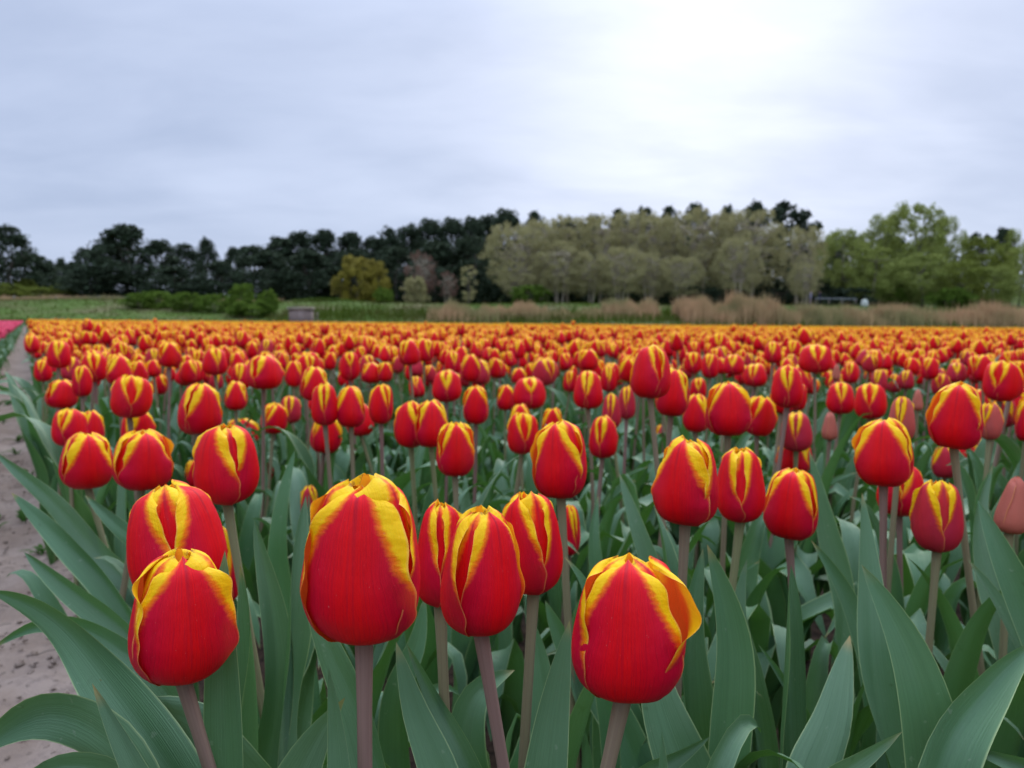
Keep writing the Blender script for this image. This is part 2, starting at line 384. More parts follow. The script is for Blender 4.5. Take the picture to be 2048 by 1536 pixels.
def leaf(mb, P, W, nu=9, cup=.35, wave=1.0, seed=0, side=None, mat=0, base=.45, twist=0.0, n=22, peak=.38, sharp=.75):
    r_ = np.random.default_rng(seed)
    P = smooth_path(P, n); t = np.linspace(0, 1, n)
    T = np.gradient(P, axis=0); T /= np.linalg.norm(T, axis=1)[:, None] + 1e-12
    if side is None:
        up = np.array([0, 0, 1.0]); S = np.cross(T, up); bad = np.linalg.norm(S, axis=1) < .15
        hd = P[-1] - P[0]; hd[2] = 0; hd = hd / (np.linalg.norm(hd) + 1e-9); s0 = np.array([hd[1], -hd[0], 0])
        S = np.where((S @ s0)[:, None] < 0, -S, S); S[bad] = s0
        S = S * .5 + s0 * .8
    else:
        S = np.broadcast_to(np.asarray(side, float), P.shape).copy()
    S = S - (S * T).sum(1)[:, None] * T; S /= np.linalg.norm(S, axis=1)[:, None] + 1e-12
    N = np.cross(S, T)
    if twist:
        ang = twist * t; S, N = S * np.cos(ang)[:, None] + N * np.sin(ang)[:, None], N * np.cos(ang)[:, None] - S * np.sin(ang)[:, None]
    wf = np.where(t < peak, base + (1 - base) * np.sin(np.pi / 2 * np.clip(t / peak, 0, 1)), np.clip(1 - ((t - peak) / (1 - peak)) ** 1.8, 0, 1) ** sharp)
    wd = W / 2 * wf
    u = np.linspace(-1, 1, nu)
    ph = r_.uniform(0, 6.28, 4)
    cu = cup * (1.6 - 1.0 * t) * (1 + .45 * np.sin(7 * t + ph[2]))
    sway = wave * W * .13 * np.sin(6.5 * t + ph[3]) * np.sin(np.pi * t)
    P = P + S * sway[:, None]
    ang = wave * .38 * np.sin(6.0 * t + ph[0] * 1.7) * np.sin(np.pi * t)
    S, N = S * np.cos(ang)[:, None] + N * np.sin(ang)[:, None], N * np.cos(ang)[:, None] - S * np.sin(ang)[:, None]
    off = wd[:, None] * cu[:, None] * (np.abs(u) ** 1.35)[None]
    lat = wd[:, None] * u[None] * np.sqrt(np.clip(1 - (cu[:, None] * np.abs(u)[None]) ** 2 * .5, .2, 1))
    wv = wave * W * .15 * (np.sin(12 * t + ph[0])[:, None] * (u > 0)[None] + np.sin(10 * t + ph[1])[:, None] * (u < 0)[None]) * (np.abs(u) ** 2.5)[None] * np.clip(np.sin(np.pi * t) * 1.4, 0, 1)[:, None]
    V = P[:, None] + S[:, None] * lat[..., None] + N[:, None] * (off + wv)[..., None]
    A = np.zeros(V.shape); A[..., 1] = t[:, None]; A[..., 2] = u[None]
    mb.add(V, gridF(n, nu), A, mat)
def arch(h, spread, az, droop, n=12):
    """centre line of a leaf that leaves the base, climbs to height h and arches out"""
    t = np.linspace(0, 1, n)
    r = spread * (t ** 1.5) + .006; z = h * (np.sin(t * (math.pi / 2) * (1 + droop)) / 1.0)
    return np.stack([r * math.cos(az), r * math.sin(az), z], 1)
# unit head, petals as separate meshes (outer x3, inner x3) in several variants
def head_set(seed, nu, nv, **k):
    out = []
    r_ = np.random.default_rng(seed); op = [0, 0, .12, 0, .30, -.05, 0, .18, -.08][seed % 9]
    for i in range(3):
        out.append((False, i * 120, dict(seed=seed * 10 + i, inner=False, nu=nu, nv=nv, open_=op + r_.uniform(-.05, .16), curl=tuple(r_.uniform(-.25, .6, 2)), yoff=r_.uniform(-.06, .10), ruf=r_.uniform(.7, 1.5), width=r_.uniform(.41, .46), sk=tuple(r_.uniform(-.03, .26, 2)))))
    for i in range(3):
        out.append((True, i * 120 + 60 + r_.uniform(-6, 6), dict(seed=seed * 10 + 5 + i, inner=True, nu=nu, nv=nv, open_=op * .7 + r_.uniform(-.12, .05), curl=(0, 0), yoff=r_.uniform(0, .12), width=.40, top=r_.uniform(.96, 1.03))))
    return out
HEADS = [[(rot, petal_mesh(**kw)) for inn, rot, kw in head_set(s, 13, 15)] for s in range(9)]
BUDS = []
for s in range(2):
    r_ = np.random.default_rng(50 + s)
    BUDS.append([(i * 60, petal_mesh(seed=500 + s * 10 + i, inner=bool(i % 2), nu=11, nv=13, slim=.60, width=.44 if i % 2 == 0 else .3, ruf=.2, yoff=-.75)) for i in (0, 2, 4, 1, 3, 5)])
LEAVES = []
for s in range(16):
    r_ = np.random.default_rng(80 + s)
    h = r_.uniform(.24, .37); sp = r_.uniform(.03, .12) if s % 4 else .15
    mb = MB(); leaf(mb, arch(h, sp, 0, r_.uniform(-.25, .35) if s % 4 else .25), r_.uniform(.024, .042), nu=7, cup=r_.uniform(.4, 1.0), wave=r_.uniform(.8, 2.2), seed=s, n=28, twist=r_.uniform(-.9, .9))
    LEAVES.append(mb.mesh('leaf', [M_LEAF]))

# ------------------------------------------------------------------ ground, soil, path
ROW = np.array([-math.sin(R(32.0)), math.cos(R(32.0))])       # rows run this way
LAT = np.array([ROW[1], -ROW[0]])                              # to the right of the rows
FIELD_END = 62.0
def sm(x, a, b_): t = np.clip((x - a) / (b_ - a), 0, 1); return t * t * (3 - 2 * t)
def ter(x, y):
    x = np.asarray(x, float); y = np.asarray(y, float)
    h = 2.9 * sm(y, 66, 98) + 4.0 * sm(y, 112, 170) * (.6 + .4 * np.sin(x * .03 + 1)) + .12 * np.sin(x * .21 + y * .13) * sm(y, 70, 90)
    h = h + 3.2 * sm(x, -10, 40) * sm(y, 104, 150)
    return h
ys = np.concatenate([[-300, -60, -10, 0, 10, 30, 50, 60], np.arange(63, 130, 1.5), np.arange(132, 260, 6), [300, 400, 700, 1500, 3500]])
xs = np.concatenate([[-3000, -900, -400, -220], np.arange(-160, 161, 2.5), [220, 400, 900, 3000]])
X, Y = np.meshgrid(xs, ys)
Z = ter(X, Y) + .05 * rng.normal(size=X.shape) * (Y > 66) * (Y < 130)
mb = MB(); mb.add(np.stack([X, Y, Z - .03 * (Y < 62.9)], -1), gridF(len(ys), len(xs)))
g = mb.build('ground', M_GRASS); tag(g, 'green meadow ground that rises behind the tulip field to the trees', kind='structure')
# bed soil (right) and the sandy path (left of the bed), as strips along the rows
def strip(s0, s1, ns, ts, hf, name, m):
    s = np.linspace(s0, s1, ns); S_, T_ = np.meshgrid(s, ts)
    X_ = S_ * LAT[0] + T_ * ROW[0]; Y_ = S_ * LAT[1] + T_ * ROW[1]
    mb = MB(); mb.add(np.stack([X_, Y_, hf(S_, T_)], -1), gridF(len(ts), ns)[:, ::-1] if False else gridF(len(ts), ns)); return mb.build(name, m)
from mathutils import noise as mn
def nz(S_, T_, sc, amp, oct_=4):
    out = np.empty(S_.shape)
    for i in np.ndindex(S_.shape): out[i] = mn.fractal(Vector((S_[i] * sc, T_[i] * sc, 3.1)), .8, 2.2, oct_)
    return out * amp
tn = np.concatenate([np.arange(-.6, 3.2, .012), np.arange(3.2, 8, .06), np.arange(8, 30, .6), [40, 55, 73]])
def hpath(S_, T_):
    c = -.018 + .020 * ((S_ + .09) / .16) ** 2
    near = (T_ < 8.5)
    return np.where(near, c + nz(S_, T_, 22, .010, 5) + nz(S_, T_, 4.0, .014, 3), c) + .012
p = strip(-.25, .07, 34, tn, hpath, 'sandy_path', M_SOIL); tag(p, 'dry sandy furrow path beside the tulip bed', kind='structure')
# clip far ends: the strips stop at the field edge
tb = np.concatenate([np.arange(-1.2, 3.2, .05), np.arange(3.2, 8, .4), [10, 20, 40, 62]])
def bed(name, x0f, x1f, m, z):
    rows = []
    yy = np.concatenate([np.arange(-1.5, 3.2, .06), np.arange(3.4, 8, .5), [10, 20, 40, FIELD_END]])
    n_ = 60
    V = []
    for y_ in yy:
        x0, x1 = x0f(y_), x1f(y_); V.append([[x0 + (x1 - x0) * (k / (n_ - 1)) ** 2, y_, z] for k in range(n_)])
    V = np.array(V); V[..., 2] += rng.normal(size=V.shape[:2]) * .004 * (V[..., 1] < 4)
    mb = MB(); mb.add(V, gridF(len(yy), n_)); return mb.build(name, m)
bx = lambda y_: (.06 - y_ * LAT[1]) / LAT[0]          # x of the bed edge (s = .06)
tag(bed('bed_soil', bx, lambda y_: 75.0, M_BEDSOIL, .0), 'dark crumbly soil of the tulip bed', kind='structure')
tag(bed('far_bed_soil', lambda y_: (-.235 - y_ * LAT[1]) / LAT[0], lambda y_: -95.0, M_BEDSOIL, .004), 'dark soil under the pink tulip bed', kind='structure')
# clods on the path
mb = MB()
for i in range(700):
    s = rng.uniform(-.22, .06); t = rng.uniform(.2, 3.6) ; r = rng.uniform(.0015, .005) * (1 if rng.random() > .06 else 1.9)
    c = np.array([s * LAT[0] + t * ROW[0], s * LAT[1] + t * ROW[1], -.004 + .02 * ((s + .09) / .16) ** 2 + r * .3])
    th = np.linspace(0, 2 * np.pi, 7); ph = np.array([-.9, -.3, .4, 1.1, 1.5])
    V = np.array([[c + r * rng.uniform(.55, 1.4) * np.array([math.cos(a) * math.cos(p_), math.sin(a) * math.cos(p_), .5 * math.sin(p_)]) for a in th] for p_ in ph])
    V[:, -1] = V[:, 0]; mb.add(V, gridF(5, 7))
tag(mb.build('soil_clods', M_SOIL), 'small crumbs and clods of dry sandy soil on the path', 'soil', kind='stuff')

# ------------------------------------------------------------------ tulips in the foreground
# (cx, top, bottom, width, face, tilt, kind, stem low point, label)
G_FRONT = 'red and yellow tulips at the front of the bed'
G_MID = 'red and yellow tulips in the middle rows of the bed'
T = [
 # heroes
 (728, 937, 1285, 245, -10, 0, 'n', (730, 1536), 'largest open red tulip with notched petal and broad yellow rims on purple stem'),
 (1252, 1095, 1398, 232, -4, 1, 'n', (1214, 1536), 'large red tulip with one petal folded open showing an orange inside'),
 (366, 1085, 1360, 208, 10, 2, 'n', (420, 1536), 'big rounded red tulip in front of a pale leaning one beside the path'),
 (962, 1003, 1272, 168, 34, 1, 'n', (1008, 1536), 'tall narrow tulip with yellow split on its left, in the central cluster'),
 (352, 950, 1200, 190, -62, -9, 'n', (470, 1500), 'leaning tulip with wide yellow V facing front behind the big rounded one'),
 (1060, 970, 1190, 130, -40, -4, 'n', (1046, 1530), 'tulip with yellow rims and dark central gap at right of the central cluster'),
 (880, 990, 1216, 110, 55, 0, 'n', (892, 1475), 'tulip with pale yellow stripe squeezed behind the tallest central pair'),
 (1372, 862, 1052, 134, -24, 1, 'n', (1356, 1340), 'tall red tulip with frilled yellow right edge, left of a matching pair'),
 (1481, 885, 1048, 100, -60, 0, 'n', (1462, 1190), 'slim tulip with yellow V in the middle, right of a matching pair'),
 (1582, 927, 1080, 110, -12, 4, 'n', (1608, 1500), 'squat red tulip with thin yellow nick at its lower left on a long bent stem'),
 (1768, 828, 976, 112, -8, 1, 'n', (1766, 1250), 'tulip with yellow rims framing a plain red petal in front of a hidden one'),
 (1874, 952, 1107, 92, 74, 0, 'd', (1858, 1290), 'dusky maroon tulip with a single bright yellow wedge'),
 (2024, 943, 1070, 66, 0, 6, 'b', (2005, 1330), 'closed salmon brown bud at the right edge of the bed'),
 (1909, 757, 900, 103, -6, 2, 'n', (1921, 1010), 'tall red tulip with curled yellow rim standing above its right neighbours'),
 (1119, 832, 1000, 112, -18, -2, 'n', (1132, 1170), 'tulip with yellow crown and open orange right side behind the central cluster'),
 (1800, 918, 1034, 92, -60, 2, 'n', (1800, 1150), 'tulip half hidden behind the one with the plain red front petal'),
 (455, 835, 1010, 134, -46, 1, 'n', (474, 1120), 'broad tulip with deep red gap and double yellow seam beside the path corner'),
 (404, 757, 868, 86, 26, 6, 'n', None, 'tulip with dusky right petal and yellow left seam above the path corner'),
 (290, 850, 980, 118, 12, 5, 'n', None, 'wide tulip with yellow rims and loose lower petal near the path'),
 (177, 855, 978, 102, 8, 2, 'n', (246, 1215), 'tulip overhanging the path edge on a leaning brown stem'),
 (140, 812, 895, 66, 40, 0, 'n', None, 'yellow edged tulip just behind the one overhanging the path edge'),
 (182, 816, 890, 48, 20, 0, 'n', None, 'small yellow topped tulip tucked behind the path edge pair'),
 (911, 837, 955, 76, 2, 1, 'n', (914, 1060), 'neat tulip with yellow hood, alone above the central cluster'),
 (822, 795, 897, 68, -38, 0, 'n', None, 'left bloom of a touching pair with a yellow seam between them'),
 (862, 793, 897, 72, 4, 0, 'n', None, 'right bloom of a touching pair with a yellow seam between them'),
 (763, 763, 850, 48, -28, 1, 'n', None, 'slim tulip with yellow hood and dark side gap'),
 (702, 765, 857, 62, -6, 0, 'n', None, 'right one of two side by side tulips with arched yellow rim'),
 (650, 760, 853, 56, 60, 0, 'n', None, 'left one of two side by side tulips with yellow V'),
 (629, 728, 803, 58, 10, 2, 'n', None, 'tulip with long yellow left rim above the side by side pair'),
 (952, 766, 850, 54, -10, 0, 'n', None, 'narrow tulip with a forked yellow crown'),
 (893, 735, 805, 64, 56, 0, 'n', None, 'rounded tulip with small yellow diamond in front'),
 (1044, 820, 910, 62, -54, 0, 'n', None, 'egg shaped tulip with yellow double seam below its yellow hooded neighbour'),
 (1040, 803, 880, 48, 0, 0, 'n', None, None),
 (1205, 825, 918, 62, 46, 0, 'n', (1196, 1010), 'tulip with two pale yellow stripes at left, right of the tall orange sided one'),
 (1105, 810, 890, 44, 0, 0, 'n', None, None),
 (1176, 735, 820, 62, 52, 0, 'n', None, 'dusky pink tulip with slim yellow V in the middle rows'),
 (1301, 685, 800, 84, -38, 1, 'n', (1311, 900), 'tallest tulip rising above the middle rows with frilled yellow seam'),
 (1345, 730, 835, 70, 0, 4, 'n', None, 'plain red tulip half behind the tallest of the middle rows'),
 (1456, 757, 875, 92, 6, 0, 'n', None, 'big middle tulip of a tight trio with yellow hood'),
 (1391, 782, 866, 56, -20, 0, 'n', None, 'left tulip of a tight trio'),
 (1518, 786, 873, 60, 26, 6, 'n', None, 'right tulip of a tight trio leaning outward'),
 (1574, 725, 818, 66, -62, 0, 'n', None, 'upright tulip with yellow wedge above the muted yellow tipped one'),
 (1680, 760, 830, 56, -60, 0, 'n', None, 'left tulip of a matching pair with yellow top wedge'),
 (1740, 762, 840, 62, -62, 0, 'n', None, 'right tulip of a matching pair with yellow top wedge'),
 (1801, 785, 885, 44, 50, 0, 'db', None, 'pale salmon half closed tulip with yellow tip'),
 (1592, 818, 905, 64, 60, 0, 'd', None, 'muted pinkish tulip with two yellow petal tips'),
 (1588, 866, 950, 72, -10, 2, 'n', None, 'tulip with orange left rim behind the squat long stemmed one'),
 (1659, 820, 882, 34, 0, 0, 'b', None, 'dull salmon bud under the matching pair'),
 (1834, 776, 822, 24, 0, 0, 'b', None, 'small maroon bud between leaf tips'),
 (2001, 717, 805, 66, 40, 2, 'n', None, 'tulip with tall yellow stripe near the right edge'),
 (2052, 792, 885, 44, 0, 0, 'n', None, 'dark crimson tulip cut by the right edge'),
 (1966, 705, 765, 44, 0, 0, 'n', None, None),
 (1979, 800, 882, 36, 40, 0, 'db', None, 'muted orange bud behind the tall curled rim tulip'),
 (1888, 885, 958, 48, 0, 0, 'd', None, 'muted red bloom behind the maroon and yellow tulip'),
 (1932, 866, 932, 84, -20, 5, 'n', None, 'low red bloom behind the tall curled rim tulip stem'),
 (472, 758, 822, 46, 0, 0, 'n', None, 'small tulip with arched yellow rim right of a dusky one'),
 (550, 801, 868, 52, 30, 8, 'n', None, 'small leaning tulip with yellow left top'),
 (482, 832, 890, 74, 20, 0, 'n', None, None),
 (262, 746, 838, 76, -62, 4, 'n', None, 'round tulip with twin orange seams near the path'),
 (164, 727, 795, 40, 40, 0, 'n', None, None),
 (124, 755, 818, 62, 5, 4, 'n', None, 'tulip with yellow left side at the path side of the bed'),
 (190, 702, 765, 50, -58, 0, 'n', None, None),
 (240, 707, 772, 54, 8, 0, 'n', None, None),
 (278, 718, 770, 38, 20, 0, 'n', None, None),
 (118, 677, 738, 46, -60, 2, 'n', None, 'tall yellow topped tulip at the far path side corner'),
 (87, 716, 765, 34, 50, 0, 'n', None, None),
 (430, 692, 752, 50, -50, 0, 'n', None, 'tulip with yellow ring shaped seam in the middle rows'),
 (340, 682, 736, 44, 5, 0, 'n', None, None),
 (380, 717, 769, 40, -30, 0, 'n', None, None),
 (528, 705, 780, 78, 30, 2, 'n', None, 'broad crimson tulip with yellow peaked top in the middle rows'),
 (588, 718, 775, 34, -10, 0, 'n', None, None),
 (482, 722, 780, 42, 50, 0, 'n', None, None),
 (818, 676, 732, 46, 28, -4, 'n', None, 'left of two tulips that open apart in a wide V'),
 (850, 674, 725, 38, -30, 4, 'n', None, 'right of two tulips that open apart in a wide V'),
 (700, 700, 762, 42, -60, 0, 'n', None, None),
 (742, 722, 768, 44, 10, 0, 'n', None, None),
 (770, 722, 765, 30, 5, 0, 'n', None, None),
 (941, 705, 765, 42, 3, 0, 'n', None, None),
 (905, 700, 750, 34, -50, 0, 'n', None, None),
 (1175, 695, 742, 42, 18, 0, 'n', None, None),
 (1217, 727, 785, 34, 60, 0, 'n', None, None),
 (1253, 768, 840, 36, 60, 0, 'd', None, 'dusky slim tulip with yellow wedge left of a tall one'),
 (1222, 782, 860, 40, 55, 0, 'd', None, None),
 (1058, 750, 820, 70, -58, 2, 'n', None, 'flared tulip with broad yellow wedge and a spread right petal'),
 (1011, 766, 822, 40, 6, 0, 'n', None, None),
 (1088, 714, 772, 50, -30, 0, 'd', None, None),
 (1038, 733, 770, 34, 0, 0, 'n', None, None),
 (1140, 738, 785, 32, 50, 0, 'n', None, None),
 (1630, 686, 748, 66, -50, 2, 'n', None, 'full tulip with twin yellow seams in the right middle rows'),
 (1545, 680, 728, 36, 55, 0, 'n', None, None),
 (1510, 724, 775, 48, 50, 0, 'n', None, None),
 (1488, 728, 768, 28, 55, 0, 'n', None, None),
 (1420, 704, 758, 36, 55, 0, 'n', None, None),
 (1466, 706, 752, 46, 50, 0, 'n', None, None),
 (1386, 702, 748, 34, 55, 0, 'n', None, None),
 (1395, 752, 800, 36, 60, 0, 'n', None, None),
 (1700, 722, 768, 34, 50, 0, 'n', None, None),
 (1672, 726, 762, 18, 0, 0, 'b', None, None),
 (1757, 735, 785, 34, 40, 0, 'd', None, None),
 (1812, 738, 780, 30, 50, 0, 'd', None, None),
 (1787, 745, 786, 28, 40, 0, 'd', None, None),
 (1859, 712, 760, 34, 40, 0, 'n', None, None),
 (1912, 722, 768, 40, 60, 0, 'd', None, None),
 (1880, 745, 792, 34, 50, 0, 'd', None, None),
 (922, 644, 672, 17, 50, 0, 'n', None, 'lone tulip rising above the orange horizon line of the field'),
 # partly hidden
 (619, 963, 1052, 40, -20, 2, 'd', None, 'small orange red bloom peeking out left of the largest tulip'),
 (446, 1040, 1210, 70, -40, -4, 'n', None, 'bloom mostly hidden behind the big rounded tulip with yellow right rim'),
 (1138, 1000, 1112, 48, -30, 0, 'n', None, 'red bloom hidden behind the stem right of the central cluster'),
 (390, 915, 975, 38, 0, 0, 'n', None, None),
 (541, 910, 962, 26, 0, 0, 'n', None, None),
 (855, 885, 912, 30, 0, 0, 'n', None, None),
 (1322, 845, 895, 30, 0, 0, 'd', None, None),
]
bud_c = (1.0, 0.0, 0.0, 1)
tulips = []       # dicts with root, base, top, depth
occ = []          # projected boxes of explicit heads
def stem_obj(root, P, r=.0032, ns=8, n=14):
    mb = MB(); Q = smooth_path(P, n); rr_ = r * np.linspace(1.18, .96, n); rr_[-1] *= 1.35; rr_[-2] *= 1.06; tube(mb, Q, rr_, ns)
    return mb.build('stem', M_STEM, root)
def place_head(root, origin, M, heads, kind):
    """petal objects under root; M = head matrix in world, origin = root location"""
    for rot, me in heads:
        o = obj('petal', me, root)
        o.matrix_basis = Matrix.Translation(-Vector(origin)) @ M @ Matrix.Rotation(R(rot), 4, 'Z')
        o.color = {'n': (1, 1, 1, 1), 'd': (.25, 1, 1, 1), 'b': (.6, .25, 1, 1), 'db': (.3, .55, 1, 1)}[kind]
def ground_leaves(root, k, az0, scale=1.0, avoid=None):
    for i in range(k):
        o = obj('leaf', LEAVES[random.randrange(len(LEAVES))], root)
        az = az0 + i * 6.283 / max(k, 1) + random.uniform(-.5, .5)
        if avoid is not None and k > 1:
            d = (az - avoid + math.pi) % (2 * math.pi) - math.pi
            if abs(d) < .7: az += 1.4
        o.rotation_euler = (random.uniform(-.1, .1), random.uniform(-.1, .1), az); s = scale * random.uniform(.8, 1.1); o.scale = (s, s, s * random.uniform(.9, 1.1))
hero_heads = {
 0: dict(H=[(0, dict(seed=11, nu=33, nv=41, width=.47, ruf=1.1, yoff=.02, notch=.07, curl=(.1, .55), open_=.06, sk=(.02, .30))),
            (-118, dict(seed=12, nu=33, nv=41, width=.45, ruf=1.0, yoff=.06, open_=.14, curl=(.3, .5))),
            (118, dict(seed=13, nu=33, nv=41, width=.45, ruf=1.2, yoff=.05, open_=.12, curl=(.5, .1))),
            (64, dict(seed=14, inner=True, nu=29, nv=35, width=.40, yoff=.12, open_=.10, top=1.05)),
            (-62, dict(seed=15, inner=True, nu=29, nv=35, width=.42, yoff=.10, open_=.08, top=1.0, notch=.05)),
            (178, dict(seed=16, inner=True, nu=29, nv=35, width=.40, yoff=.15, open_=.02, top=1.03))]),
 1: dict(H=[(0, dict(seed=21, nu=33, nv=41, width=.47, ruf=.9, yoff=-.05, sk=(.22, .05), curl=(.0, .35), open_=-.02)),
            (-112, dict(seed=22, nu=33, nv=41, width=.46, ruf=.9, yoff=.08, open_=.0, curl=(.1, .1))),
            (112, dict(seed=23, nu=33, nv=41, width=.43, ruf=1.3, yoff=.06, open_=.25, lift=(-1, .30, .74, .22))),
            (60, dict(seed=24, inner=True, nu=29, nv=35, width=.40, yoff=.0, open_=-.1, top=.98)),
            (-58, dict(seed=25, inner=True, nu=29, nv=35, width=.42, yoff=.14, open_=-.05, top=1.0)),
            (180, dict(seed=26, inner=True, nu=29, nv=35, width=.40, yoff=.1, open_=-.1, top=1.0))]),
 2: dict(H=[(0, dict(seed=31, nu=33, nv=41, width=.47, ruf=.9, yoff=-.06, sk=(.05, .12), curl=(.2, .55), open_=-.04)),
            (-118, dict(seed=32, nu=33, nv=41, width=.45, ruf=1.3, yoff=.08, open_=.10, curl=(.1, .7))),
            (116, dict(seed=33, nu=33, nv=41, width=.45, ruf=1.2, yoff=.10, open_=.02, curl=(.3, .2))),
            (62, dict(seed=34, inner=True, nu=29, nv=35, width=.42, yoff=.16, open_=.05, top=1.03)),
            (-60, dict(seed=35, inner=True, nu=29, nv=35, width=.40, yoff=.10, open_=.0, top=1.0)),
            (180, dict(seed=36, inner=True, nu=29, nv=35, width=.40, yoff=.1, open_=.0, top=1.02))]),
}
for i in range(len(T)):
    cx_, top, bot, wid, face, tilt, kind, low, label = T[i]
    hp = bot - top
    size = .067 if hp > 45 else .062
    if 'b' in kind: size = .056 if hp > 60 else .048
    if i in (0,): size = .074
    vis = hp
    d = F * size / vis * .985
    if i == 4: d = .47; size = .077
    tl = R(tilt)
    bxp = cx_ - math.tan(tl) * hp * .5
    P0 = un(bxp, bot - hp * .03, d)
    view = P0 - cP
    az = -math.atan2(view[0], view[1])
    pitch_dn = math.atan2(CAM_H - P0[2] - size * .5, math.hypot(view[0], view[1]))
    Hs = size * .97 / (math.cos(pitch_dn) + .18 * math.sin(pitch_dn))
    Ws = (wid / F * d) / .80; Hs *= .96
    M = Matrix.Translation(P0) @ Matrix.Rotation(tl, 4, 'Y') @ Matrix.Rotation(R(random.uniform(-4, 4)), 4, 'X') @ Matrix.Rotation(az + R(face), 4, 'Z') @ Matrix.Diagonal((Ws, Ws, Hs, 1))
    if kind in ('b', 'db'):
        M = M @ Matrix.Diagonal((1.35 if kind == 'b' else 1.2,) * 2 + (1, 1))
    # stem to the ground
    up = np.array(M.to_3x3() @ Vector((0, 0, 1))); up /= np.linalg.norm(up)
    if low is not None:
        Q = un(low[0], low[1], d * 1.0)
        dirn = Q - P0; tt = (0 - P0[2]) / dirn[2] if dirn[2] < -1e-4 else 1
        end = P0 + dirn * tt
        hx = end[:2] - P0[:2]; L_ = np.linalg.norm(hx)
        if L_ > .16: hx *= .16 / L_
        base_ = np.array([P0[0] + hx[0], P0[1] + hx[1], 0.0])
        pts = [base_, base_ * .3 + (P0 + dirn * min(tt, 1) * 1.0) * .0 + (P0 + (base_ - P0) * .7) * .7, P0 + dirn * .6 if abs(dirn[2]) * .6 < P0[2] * .5 else P0 + (base_ - P0) * .4, P0]
    else:
        base_ = np.array([P0[0] - up[0] * .3 + random.uniform(-.02, .02), P0[1] + random.uniform(-.02, .02), 0])
        md = (base_ + P0) / 2 + np.array([random.uniform(-.014, .014), random.uniform(-.012, .012), 0])
        pts = [base_, md, P0]
    root = bpy.data.objects.new('tulip', None); C.objects.link(root); root.location = base_; root.empty_display_size = .05
    rel = [np.asarray(q) - base_ for q in pts]
    rel[-1] = rel[-1] + up * .002
    stem_obj(root, rel, .0031 * (1 if hp > 60 else .95), 10 if hp > 120 else 6)
    if i in hero_heads:
        heads = [(rot, petal_mesh(**kw)) for rot, kw in hero_heads[i]['H']]
    elif kind == 'b': heads = BUDS[i % 2]
    elif hp > 140:
        hs = head_set(200 + i, 25, 31); heads = [(rot, petal_mesh(**kw)) for inn, rot, kw in hs]
    else: heads = HEADS[i % len(HEADS)]
    place_head(root, base_, M, heads, kind)
    tag(root, label or 'red tulip with yellow petal rims crowded among similar blooms', 'tulip', G_FRONT if hp > 110 else G_MID)
    tulips.append(dict(root=root, base=base_, top=P0, d=d, hp=hp, label=label))
    occ.append((cx_ - wid / 2, top, cx_ + wid / 2, bot + 6, d))
occ_a = np.array(occ)

